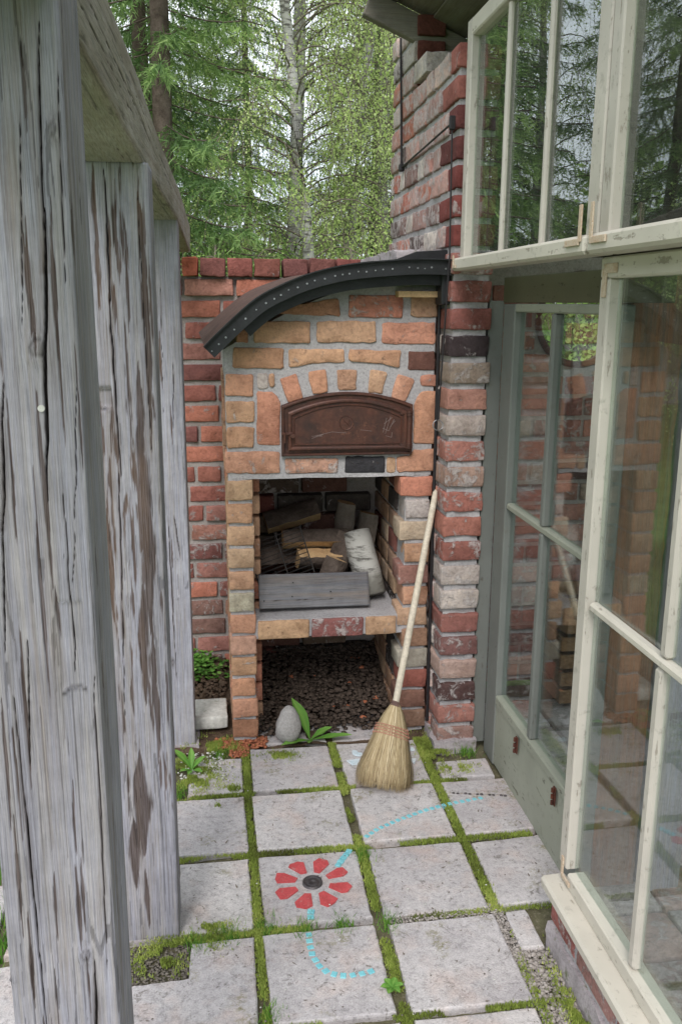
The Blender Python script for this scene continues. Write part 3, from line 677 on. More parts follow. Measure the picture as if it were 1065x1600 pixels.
# back wall inside the openings
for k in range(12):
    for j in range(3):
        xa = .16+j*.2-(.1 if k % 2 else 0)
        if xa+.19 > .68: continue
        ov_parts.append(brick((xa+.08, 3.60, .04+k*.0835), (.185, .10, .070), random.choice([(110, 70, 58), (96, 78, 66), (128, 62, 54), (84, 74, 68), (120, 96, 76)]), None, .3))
for o in ov_parts: adopt(o, oven)
# mortar body: pieces around the openings
def oc(name, *a, **k): return adopt(core(name, *a, **k, parent=None), oven)
oc('mortar', .040, .122, OY+.007, 3.66, 0, 1.0, mat='mortar'); oc('mortar', .672, .757, OY+.007, 3.66, 0, 1.0, mat='mortar')
ztop = lambda x: 1.462+.26*math.sin(min(1, max(0, (x+.02)/.66))*PI/2)
mb = MB(); arc = [(x, ztop(x)-.052) for x in np.linspace(.034, .765, 26)]
mb.prism([(.762, 1.0), (.040, 1.0)] + arc, OY+.006, 3.66)
adopt(mb.build('mortar', 'mortar'), oven)
oc('shelf_slab', .118, .676, OY+.006, 3.62, .402, .474, mat='mortar'); oc('mortar', .118, .676, 3.61, 3.68, 0, 1.0, mat='mortar_old')
oc('lintel', .10, .70, OY+.003, OY+.16, .998, 1.012, mat='mortar')
# iron door: frame, panel, hinges, latch
dL, dR, dB, dS, dT = .2265, .687, 1.079, 1.255, 1.300
def archpoly(i, flat=False):
    a = [(dL+i, dB+i), (dR-i, dB+i)]
    n = 18; pts = []
    for k in range(n+1):
        t = k/n; x = dR-i-(dR-dL-2*i)*t; pts.append((x, dS+(dT-dS)*(1-(2*t-1)**2)-i))
    return a+pts
def adoor(name, mb, mat, par=None): o = mb.build(name, mat); return adopt(o, oven) if par is None else adopt(o, par)
df_ = adoor('door_frame', MB().prism(archpoly(0), OY-.012, OY+.03, .004), 'iron')
def ringp(o_, i_, y0, y1, mbx):
    A, B = archpoly(o_), archpoly(i_); n = len(A); V = []; F = []
    for y, PP in ((y0+.003, A), (y0, [(a[0]*.7+b[0]*.3, a[1]*.7+b[1]*.3) for a, b in zip(A, B)]), (y0, [(a[0]*.3+b[0]*.7, a[1]*.3+b[1]*.7) for a, b in zip(A, B)]), (y0+.003, B)): V += [(p[0], y, p[1]) for p in PP]
    V = [(p[0], y1, p[1]) for p in A] + V + [(p[0], y1, p[1]) for p in B]
    for r in range(5): F += [(r*n+i, r*n+(i+1) % n, (r+1)*n+(i+1) % n, (r+1)*n+i) for i in range(n)]
    mbx.add(V, F)
mb = MB(); ringp(.001, .010, OY-.020, OY-.010, mb); adopt(mb.build('frame_rim', 'iron'), oven)
mb = MB(); mb.prism(archpoly(.022), OY-.024, OY-.011, .004); dp = adoor('door_panel', mb, 'iron')
mb = MB(); ringp(.022, .034, OY-.031, OY-.022, mb); ringp(.040, .045, OY-.028, OY-.023, mb); 
for t in np.linspace(0, 2*PI, 25)[:-1]: pass
mb.tube([(.45+.024*math.cos(t), OY-.0245, 1.195+.024*math.sin(t)) for t in np.linspace(0, 2*PI, 25)], .0018, 5, False)
mb.tube([(.45-.010, OY-.0245, 1.185), (.45-.010, OY-.0245, 1.205), (.45+.010, OY-.0245, 1.185), (.45+.010, OY-.0245, 1.205)], .0014, 5)
mb.build('panel_moulding', 'iron', dp)
mb = MB()                                                    # pale scratched mark, worn to bare metal
S0 = [((.580, 1.16), (.592, 1.21)), ((.588, 1.155), (.606, 1.215)), ((.578, 1.175), (.60, 1.165)), ((.60, 1.165), (.618, 1.205)), ((.583, 1.19), (.612, 1.212)), ((.59, 1.148), (.61, 1.142)), ((.61, 1.142), (.612, 1.16)), ((.605, 1.18), (.622, 1.20)), ((.34, 1.150), (.40, 1.164)), ((.40, 1.164), (.45, 1.160)), ((.5, 1.17), (.54, 1.165)), ((.33, 1.142), (.37, 1.156)), ((.33, 1.150), (.366, 1.150))]
for a, b in S0: mb.tube([(a[0], OY-.0243, a[1]), (b[0], OY-.0243, b[1])], .0009, 4)
mb.build('scratches', m_simple('scratched_iron', (128, 112, 108), (104, 88, 84), 60, .5), dp)
mb = MB().tube([(.262, OY-.045, 1.155), (.262, OY-.018, 1.155)], .008, 10); mb.box((.244, OY-.030, 1.160), (.04, .006, .010), .002); mb.tube([(.236, OY-.034, 1.13), (.236, OY-.034, 1.165)], .004, 8)
adopt(mb.build('latch', 'iron', smooth=False), oven)
mb = MB().tube([(.672, OY-.030, 1.105), (.672, OY-.030, 1.235)], .009, 10)
for z in (1.108, 1.118, 1.222, 1.232): mb.tube([(.672, OY-.030, z-.004), (.672, OY-.030, z+.004)], .0125, 10)
for z in (1.113, 1.228): mb.box((.655, OY-.026, z), (.034, .008, .014), .002)
adopt(mb.build('hinge', 'iron'), oven)
# curved roof
def arc_pt(t):    # t 0..1 from low left tip to right end
    P_ = [(-.022, 1.452), (.04, 1.512), (.141, 1.600), (.225, 1.645), (.308, 1.678), (.40, 1.702), (.475, 1.714), (.56, 1.722), (.645, 1.728), (.72, 1.729), (.785, 1.726)]
    s = t*(len(P_)-1); i = min(int(s), len(P_)-2); f = s-i
    p0, p1, p2, p3 = [P_[max(0, min(len(P_)-1, i+k))] for k in (-1, 0, 1, 2)]
    return tuple(.5*((2*p1[k])+(-p0[k]+p2[k])*f+(2*p0[k]-5*p1[k]+4*p2[k]-p3[k])*f*f+(-p0[k]+3*p1[k]-3*p2[k]+p3[k])*f**3) for k in (0, 1))
N = 44; A = [arc_pt(k/N) for k in range(N+1)]
def nrm(k):
    a, b = A[max(0, k-1)], A[min(N, k+1)]; dx, dz = b[0]-a[0], b[1]-a[1]; L = math.hypot(dx, dz); return (-dz/L, dx/L)
def arc_strip(name, y0, y1, o0, o1, mat, x_min=-9, k0=0):
    V = []; ks = [k for k in range(k0, N+1)]
    for k in ks:
        n = nrm(k); a = (A[k][0]+n[0]*o0, A[k][1]+n[1]*o0); b = (A[k][0]+n[0]*o1, A[k][1]+n[1]*o1)
        V += [(a[0], y0, a[1]), (b[0], y0, b[1]), (b[0], y1, b[1]), (a[0], y1, a[1])]
    F = []
    for i in range(len(ks)-1):
        for j in range(4): F.append((i*4+j, i*4+(j+1) % 4, (i+1)*4+(j+1) % 4, (i+1)*4+j))
    F += [(0, 1, 2, 3), tuple(len(V)-4+j for j in range(4))[::-1]]
    m_ = MB(); m_.add(V, F); return adopt(m_.build(name, mat, smooth=False), oven)
rs_ = arc_strip('roof_sheet', 2.93, 3.66, -.004, .006, 'roofsheet')
for k in range(N+1):       # the sheet kicks up towards the garden wall at its low end
    n = nrm(k); q = .040*max(0, 1-k/22)**.6
    for j in (2, 3): v_ = rs_.data.vertices[k*4+j].co; v_.x += n[0]*q; v_.z += n[1]*q; v_.y -= q*2
fas = arc_strip('roof_fascia', 2.915, 2.929, -.037, .009, 'blackmetal')
arc_strip('roof_edge', 2.900, 2.932, .009, .013, 'blackmetal')
arc_strip('roof_rib', 2.96, 3.00, -.070, -.006, 'blackmetal', k0=6)
tot = 0; mbr = []
for k in range(30):
    t = (k+.6)/30*N; i = int(t); f = t-i; x = A[i][0]*(1-f)+A[min(N, i+1)][0]*f; z = A[i][1]*(1-f)+A[min(N, i+1)][1]*f; n = nrm(i)
    if k in (22, 27): continue
    q1, q2 = random.uniform(-.004, .004), random.uniform(.014, .019); x += q1
    m_ = MB().tube([(x-n[0]*q2, 2.912, z-n[1]*q2), (x-n[0]*q2, 2.917, z-n[1]*q2)], random.uniform(.0022, .0034), 8)
    adopt(m_.build('rivet', 'zinc'), oven)
mb = MB().box((.70, 3.3, 1.63), (.16, .6, .02)); mb.box((.62, 3.02, 1.672), (.22, .03, .018), .003); adopt(mb.build('roof_batten', 'firewood'), oven)
mb = MB().box((.768, 2.985, 1.65), (.03, .09, .11), .004); adopt(mb.build('roof_end_bracket', 'blackmetal'), oven)
# flashing and mortar fillet where the roof meets the tall wall
mb = MB(); fl = [(.50, 1.722), (.60, 1.738), (.68, 1.768), (.782, 1.775), (.782, 1.728), (.6, 1.722)]
mb.prism(fl, 3.0, 3.70); o = adopt(mb.build('roof_flashing', 'blackmetal'), oven)

# ================================================================== BACK WALL
def wall_thing(name, label): return thing(name, label, 'brick wall', (0, 0, 0))
bw = wall_thing('garden_wall', 'old red brick garden wall behind the oven, capped with bricks on end')
BY = 3.87
core('mortar', -.195, .80, BY+.010, BY+.11, -.06, 1.705, 'mortar_old', bw, cell=.03, jit=.005)
for k in range(20):
    z = -.022+k*.0885; x = -.215+random.uniform(0, .05)-(.12 if k % 2 else 0)
    while x < .76:
        L = random.choice([.205, .205, .20, .12, .10]); a, b = max(x, -.215+random.uniform(0, .02)), min(x+L, .78)
        if b-a > .05:
            pr = .016 if k == 19 else 0
            brick(((a+b)/2, BY+.05-pr+random.uniform(-.005, .003), z), (b-a, .10, .068), random.choice(RED) if k > 6 or random.random() < .6 else random.choice([(150, 104, 92), (160, 92, 80), (176, 120, 92)]), bw, .22 if k > 8 else .4, (0, random.uniform(-.012, .012), random.uniform(-.02, .02)), jit=.0026)
        x += L+.014
for i, (a, b, c_) in enumerate([(-.215, -.128, (150, 84, 74)), (-.116, -.053, (206, 92, 50)), (-.042, .062, (136, 74, 68)), (.070, .172, (150, 76, 66)), (.182, .290, (156, 84, 70)), (.300, .398, (138, 78, 74)), (.410, .515, (144, 82, 74)), (.525, .63, (140, 70, 64)), (.64, .745, (150, 90, 80))]):
    brick(((a+b)/2, BY+.035+random.uniform(-.01, .006), 1.742+random.uniform(-.003, .003)), (b-a, .16, .074), c_, bw, .25, (0, random.uniform(-.02, .02), random.uniform(-.05, .05)), jit=.003, r=.0045)

# ================================================================== TALL WALL (pier in front, seen from its end and flank)
tw = wall_thing('tall_brick_wall', 'tall rough brick wall right of the oven, its pinkish side rising above the curved roof')
TX0, TX1, TY0, TY1 = .775, .912, 2.90, 3.96
core('mortar', TX0+.010, TX1-.009, TY0+.012, TY1-.01, -.02, 2.36, 'mortar', tw, cell=.02, jit=.006)
core('mortar', TX0+.010, TX1-.009, 3.63, TY1-.01, 2.32, 2.60, 'mortar', tw, cell=.03, jit=.005)
mbk = core('mortar_fillet', .62, TX0+.012, 3.06, 3.80, 1.742, 1.776, 'plaster', tw, cell=.02, jit=.008)
ztops = lambda y: 2.385+(y-2.9)*.12 if y < 3.56 else 2.66
nrow = 31
for k in range(3): brick(((TX0+TX1)/2, 3.60, 2.438+k*P), (TX1-TX0-.03, .08, .07), (112, 56, 46), tw, .1)
for k in range(nrow):
    z = .045+k*P+.0005; h = .068
    c_ = tuple(.75*a+.25*b for a, b in zip(PIERC[19-k], (196, 146, 130))) if k < 20 and sum(PIERC[19-k]) > 240 else PIERC[19-k] if k < 20 else random.choice([(132, 58, 54), (150, 66, 60), (176, 96, 84), (120, 60, 58)])
    lead = .205 if k % 2 else .105
    if z < ztops(2.95):
        brick(((TX0+TX1)/2+random.uniform(-.003, .003), TY0+lead/2+random.uniform(-.004, .004), z), (TX1-TX0, lead, h), c_, tw, .42 if k < 20 else .25, (0, random.uniform(-.015, .015), random.uniform(-.025, .025)), jit=.003, r=.0045)
    if z < 1.6:
        brick((TX0+.05, TY0+lead+.015+.09, z), (.10, .18, h), random.choice(PINK), tw, .5, (0, 0, random.uniform(-.02, .02))); continue
    y = TY0+lead+.014
    while y < TY1-.04:
        L = random.choice([.20, .195, .205, .105, .10]); e = min(y+L, TY1)
        if abs(y-3.56) < .05 and z > 2.3: y = max(y, 3.565)
        if e-y > .045 and z+h/2 < ztops((y+e)/2) + .02 and not (z > 2.30 and y < 3.56 < e):
            brick((TX0+.05+random.uniform(-.004, .003), (y+e)/2, z), (.10, e-y, h), random.choice(PINK) if random.random() < .8 else random.choice([(150, 112, 106), (200, 100, 72), (110, 90, 88)]), tw, .55, (random.uniform(-.012, .012), 0, random.uniform(-.02, .02)), jit=.0028)
        y = e+.013
core('footing', TX0-.01, TX1+.012, TY0-.012, TY0+.5, -.03, .035, 'plaster', tw, cell=.02, jit=.008)

# ================================================================== GREENHOUSE
gh = thing('interior_brick_wall', 'brick wall inside the greenhouse with a round opening onto the trees', 'brick wall')
IY = 3.44; hc = (1.455, 1.54); hr = .185
z = .0; k = 0
while z < 1.62:
    x = .95+(0 if k % 2 else -.1)
    while x < 2.7:
        L = random.choice([.20, .205, .105, .2]); a, b = max(x, .925), min(x+L, 2.75); x += L+.014
        if b-a < .05: continue
        zc = z+.042; dz = abs(zc-hc[1]); 
        if dz < hr+.02:
            hw = math.sqrt(max(0, (hr+.02)**2-dz**2)); lo, hi = hc[0]-hw, hc[0]+hw
            if a > lo-.03 and b < hi+.03: continue
            if a < lo < b: b = lo
            elif a < hi < b: a = hi
            if b-a < .03: continue
        brick(((a+b)/2, IY+.05+random.uniform(-.005, .003), zc), (b-a, .10, .070), random.choice(RED+[(170, 110, 92), (180, 150, 130), (92, 66, 62), (190, 112, 84)]), gh, .35)
    z += P; k += 1
pz = MB()   # mortar body with the round hole: ring of quads between a square and a circle
n = 48; c2 = []; sq = []
for i in range(n):
    a = 2*PI*i/n; cs, sn = math.cos(a), math.sin(a); c2.append((hc[0]+hr*cs, hc[1]+hr*sn)); m_ = .24/max(abs(cs), abs(sn)); sq.append((hc[0]+m_*cs, min(hc[1]+m_*sn, hc[1]+.24)))
V = [(p[0], y, p[1]) for y, PP in ((IY+.01, c2), (IY+.01, sq), (IY+.11, sq), (IY+.11, c2)) for p in PP]
F = [(r*n+i, r*n+(i+1) % n, ((r+1) % 4)*n+(i+1) % n, ((r+1) % 4)*n+i) for r in range(4) for i in range(n)]
pz.add(V, F); pz.box(((.92+hc[0]-.24)/2, IY+.06, .89), (hc[0]-.24-.92, .10, 1.78)); pz.box(((2.75+hc[0]+.24)/2, IY+.06, .89), (2.75-hc[0]-.24, .10, 1.78)); pz.box((hc[0], IY+.06, (hc[1]-.24)/2), (.48, .10, hc[1]-.24))
pz.build('mortar', 'mortar_old', gh)
MB().tube([(hc[0]+(hr-.008)*math.cos(t), IY+.005, hc[1]+(hr-.008)*math.sin(t)) for t in np.linspace(0, 2*PI, 49)], .013, 8, False).build('round_rim', 'rust', gh, smooth=True)
for i in range(6):  # dark boards added so the view through the upper panes stays dark
    zz = 1.83+i*.125; xe = min(2.72, .60+(2.722+.02-zz-.06)/.41)
    MB().box(((.93+xe)/2, IY+.05, zz), (xe-.93, .03, .122), .001).build('darkening_board', 'darkboard', gh)
MB().box((1.5, IY+.075, 2.12), (1.14, .012, .70)).build('light_slit_blocker', 'darkboard', gh)  # sheet added to block light slits between the boards
# indoor floor
fl = MB(); fl.box((1.86, 1.0, -.040), (1.78, 4.9, .03)); fo = fl.build('greenhouse_floor', 'mossbase'); tag(fo, kind='structure')
for i in range(5):
    for j in range(6):
        y0 = 2.30+j*.0 if False else 2.32+i*.235; x0 = .99+j*.29
        if y0+.22 > 3.44: continue
        s_ = rbox_mesh('paver', (.272, .222, .05), .004, 'slab', (2, 2, 2), .0006, 3); o = link('paver', s_, fo, (x0+.136, y0+.11, -.022))
for i in range(12):
    for j in range(9):
        y0 = .20+i*.175; x0 = .985+j*.196 + (.0)
        if y0 > 2.15: continue
        o = brick((x0+.09, y0+.08, -.022), (.186, .165, .05), random.choice([(178, 140, 132), (170, 156, 152), (186, 150, 140), (160, 130, 124), (172, 166, 164)]), fo, .55, name='floor_brick')
# crates
def crate(x, y, z, label):
    t = thing('wooden_crate', label, 'crate', (x, y, z), 'crates stacked inside the greenhouse')
    for sx in (-1, 1):
        for kz in (0, 1): MB().box((sx*.15, 0, .035+kz*.075), (.012, .24, .058), .002).build('side_board', 'crate', t)
    for sy in (-1, 1):
        for kz in (0, 1): MB().box((0, sy*.126, .035+kz*.075), (.312, .012, .058), .002).build('end_board', 'crate', t)
    MB().box((0, 0, .006), (.29, .238, .008)).build('bottom_board', 'crate', t)
    return t
crate(1.50, 3.28, .02, 'wooden slatted crate at the bottom of the stack behind the glass door')
crate(1.49, 3.27, .175, 'wooden slatted crate in the middle of the stack behind the glass door')
c3 = crate(1.47, 3.25, .33, 'wooden slatted crate on top of the stack behind the glass door, tilted'); c3.rotation_euler = (0, .06, .15)
# indoor posts
def simple_post(x, y, w_, d_, z1, label, mat):
    o = core('timber_post', x, x+w_, y, y+d_, 0, z1, mat, None, cell=.03, jit=.003); tag(o, label, 'post'); return o
simple_post(1.00, 2.06, .135, .12, 1.685, 'brown timber post standing inside the greenhouse behind the big window, nearer the door', 'intpost')
simple_post(1.145, 2.03, .11, .11, 1.685, 'grey timber post standing inside the greenhouse beside the brown one', 'post')
# far side and roof of the greenhouse
fs = thing('greenhouse_far_wall', 'plank wall on the far side of the greenhouse, low boards under open bays', 'wall')
for i in range(5): MB().box((2.74, 1.0, .06+i*.125), (.024, 4.8, .118), .003).build('plank', 'roofboard', fs)
for i in range(1): MB().box((2.74, 1.0, 1.72+i*.12), (.024, 4.8, .114), .003).build('plank', 'roofboard', fs)
for y in (-1.3, .2, 1.7, 3.3): MB().box((2.80, y, .9), (.09, .09, 1.8), .005).build('post', 'intpost', fs)
rf = thing('lean_to_roof', 'board roof with a projecting eave above the tall brick wall, its unseen span added to darken the interior', 'roof')
ang = math.atan2(-.10, .36); Rr = Matrix.Rotation(-ang*1.0, 3, 'Y')
# roof plane: z falls towards +x from the eave at x=.58
def rz(x): return 2.722-(x-.60)*.41
for i in range(12):  # beyond the eave, boards added over the interior to keep upper panes dark
    xa = .585+i*.135; xb = xa+.128; xm = (xa+xb)/2
    MB().box((xm, 1.15, rz(xm)+.03+(.012 if i % 2 else 0)), (.150, 4.95, .020), .002, Matrix.Rotation(math.atan(.41), 3, 'Y')).build('roof_board', 'roofboard', rf)
for i in range(10):  # unseen glass strip added to let daylight into the interior
    xa, xb = 2.20, 2.86; xm = (xa+xb)/2; y = 3.40-i*.5
    MB().box((xm, y-.01, rz(xm)+.03), (.70, .48, .004), 0, Matrix.Rotation(math.atan(.41), 3, 'Y')).build('added_daylight_pane', 'glass', rf)
def rafter(y, name='rafter', dz=.0, mat='bargeboard'):
    L = 2.3; xm = .60+L/2*math.cos(math.atan(.41)); MB().box((xm, y, rz(xm)-.035+dz), (L, .045, .09), .004, Matrix.Rotation(math.atan(.41), 3, 'Y')).build(name, mat, rf)
rafter(3.60, 'barge_board'); rafter(2.7); rafter(1.6); rafter(.5); rafter(-.6)

# -------- glazed sashes in planes of constant x
def vbar(x, y, z0, z1, w_, d_, mat, parent, name='stile', bev=.004): return MB().box((x+d_/2, y, (z0+z1)/2), (d_, w_, z1-z0), bev).build(name, mat, parent)
def hbar(x, y0, y1, z, h_, d_, mat, parent, name='rail', bev=.004): return MB().box((x+d_/2, (y0+y1)/2, z), (d_, abs(y1-y0), h_), bev).build(name, mat, parent)
def pane(x, y0, y1, z0, z1, parent, tw=0.0):
    MB().box((x, (y0+y1)/2, (z0+z1)/2), (.003, abs(y1-y0), z1-z0), 0, Matrix.Rotation(tw, 3, 'Z')).build('glass_pane', 'glass', parent)
def putty(x, y0, y1, z0, z1, parent): pass
def upper_window(ya, yb, label, munt, jitter=0):
    """ya far edge, yb near edge"""
    t = thing('upper_window', label, 'window', (0, 0, 0), 'upper window sashes over the door')
    X = .797; zb, zt = 1.742, 2.44
    vbar(X, ya-.024, zb, zt, .048, .030, 'cream', t); vbar(X, yb+.030, zb, zt, .060, .030, 'cream', t)
    hbar(X, yb+.0605, ya-.0485, zt-.026, .05, .041, 'cream_y', t, 'top_rail')
    hbar(X-.026, yb+.0035, ya-.0005, 1.722, .040, .075, 'cream_y', t, 'bottom_rail', .007)
    ys = [ya-.048]+munt+[yb+.06]
    for m_ in munt: vbar(X+.010, m_, zb, zt-.051, .019, .016, 'cream', t, 'muntin', .005)
    for i in range(len(ys)-1): pane(X+.024, ys[i+1], ys[i], zb-.002, zt-.048, t)
    return t
u1 = upper_window(2.895, 1.835, 'upper cream window with three tall panes, left sash against the brick wall', [2.525, 2.203])
u2 = upper_window(1.826, .76, 'upper cream window sash right of the first, cut by the edge of the photo', [1.47, 1.12])
u3 = upper_window(.75, -.31, 'upper cream window sash nearest the viewer, beyond the frame', [.40, .04])
def bracket(x, y, z, sy, sz, parent, L=.075, W=.014):
    MB().box((x, y, z+sz*L/2), (.004, W, L), .001).box((x-.001, y+sy*L/2, z), (.0045, L, W), .001).build('corner_bracket', 'rustpaint', parent)
bracket(.769-.0, 1.858, 1.728, 1, 1, u1); bracket(.769, 1.800, 1.728, -1, 1, u2); bracket(.769, 2.870, 1.715, -1, 1, u1, .035, .01)
# soffit and header
hd = thing('door_header', 'dark green header board and pale soffit over the glazed door', 'door header')
MB().box((.868, 1.55, 1.692), (.155, 2.70, .014), .002).build('soffit', 'greenpaint_y', hd)
MB().box((.965, 2.36, 1.644), (.03, 1.07, .080), .002).build('header_board', 'darkgreen', hd)
MB().box((.890, .87, 1.70-.30*0), (.01, .01, .01)).build('block', 'darkgreen', hd)
bpy.data.objects.remove(hd.children[-1]) if hd.children else None
# glazed door
dr = thing('glazed_door', 'grey-green glazed door with small panes and a solid bottom board', 'door', (0, 0, 0))
DX = .95
MB().box((.935, 2.935, .81), (.050, .045, 1.60), .003).build('jamb', 'greenpaint', dr)
vbar(DX, 2.830, -.01, 1.600, .110, .038, 'greenpaint', dr)
vbar(DX, 2.075, -.01, 1.600, .110, .038, 'greenpaint', dr)
hbar(DX, 2.131, 2.774, 1.588, .026, .037, 'greenpaint_y', dr, 'top_rail'); hbar(DX-.001, 2.131, 2.774, .245, .034, .039, 'greenpaint_y', dr, 'lower_rail')
hbar(DX+.004, 2.131, 2.774, .943, .022, .028, 'greenpaint_y', dr, 'muntin', .005)
vbar(DX+.002, 2.452, .262, .932, .028, .03, 'greenpaint', dr, 'muntin', .005); vbar(DX+.002, 2.452, .954, 1.575, .028, .03, 'greenpaint', dr, 'muntin', .005)
MB().box((DX+.016, 2.455, .112), (.024, .645, .232), .002).build('bottom_board', 'greenpaint_y', dr)
for (z0, z1) in ((.262, .932), (.954, 1.575)):
    for (y0, y1) in ((2.466, 2.775), (2.13, 2.438)): pane(DX+.022, y0, y1, z0, z1, dr)
for (px, py) in ((807, 1164), (866, 1244)):
    v = at_x(px, py, DX-.002)
    m_ = MB().box((v.x-.002, v.y, v.z), (.004, .018, .058), .001)
    for dz in (-.02, 0, .02): m_.tube([(v.x-.008, v.y, v.z+dz-.006), (v.x-.008, v.y, v.z+dz+.006)], .005, 8)
    m_.build('hinge', 'rust', dr)
# big lower window
lwdw = thing('lower_window', 'large cream window with wide panes standing on a brick plinth at the right', 'window')
LX = .838; LA = 1.895
vbar(LX, LA-.024, .222, 1.655, .046, .034, 'cream', lwdw); hbar(LX-.0005, .42, LA-.001, 1.677, .044, .046, 'cream_y', lwdw, 'top_rail')
hbar(LX-.0005, .42, LA-.054, .202, .04, .045, 'cream_y', lwdw, 'bottom_rail'); 
vbar(LX+.006, 1.512, .223, .908, .028, .024, 'cream', lwdw, 'muntin', .006); vbar(LX+.006, 1.500, .934, 1.654, .028, .024, 'cream', lwdw, 'muntin', .006)
hbar(LX+.004, .45, LA-.054, .921, .022, .026, 'cream_y', lwdw, 'crossbar', .006)
vbar(LX+.006, 1.10, .223, .908, .028, .024, 'cream', lwdw, 'muntin', .006); vbar(LX+.006, 1.10, .934, 1.654, .028, .024, 'cream', lwdw, 'muntin', .006); vbar(LX, .44, .2, 1.655, .05, .045, 'cream', lwdw)
ys = [LA-.053, 1.506, 1.10, .465]
for i in range(3):
    for (z0, z1) in ((.222, .908), (.934, 1.655)): pane(LX+.024, ys[i+1], ys[i], z0, z1, lwdw, .016)
MB().box((.826, 1.15, .165), (.066, 1.50, .034), .007, Matrix.Rotation(-.05, 3, 'Y')).build('sill', 'cream_y', lwdw)
bracket(.836, 1.868, 1.675, -1, -1, lwdw, .06, .02); bracket(.836, 1.868, .20, -1, 1, lwdw, .05, .012)
# plinth
pl = thing('brick_plinth', 'low brick and render plinth under the big lower window', 'plinth')
core('render', .808, .905, .2, 1.872, -.03, .060, 'plaster', pl, cell=.02, jit=.006)
core('mortar', .818, .905, .2, 1.868, .060, .148, 'mortar', pl, cell=.02, jit=.004)
y = 1.872
while y > .3:
    L = random.choice([.20, .10, .205, .15]); brick((.86+random.uniform(-.003, .003), y-L/2, .104), (.09, L, .068), random.choice([(172, 92, 84), (184, 100, 84), (176, 120, 112), (160, 84, 76)]), pl, .35); y -= L+.013

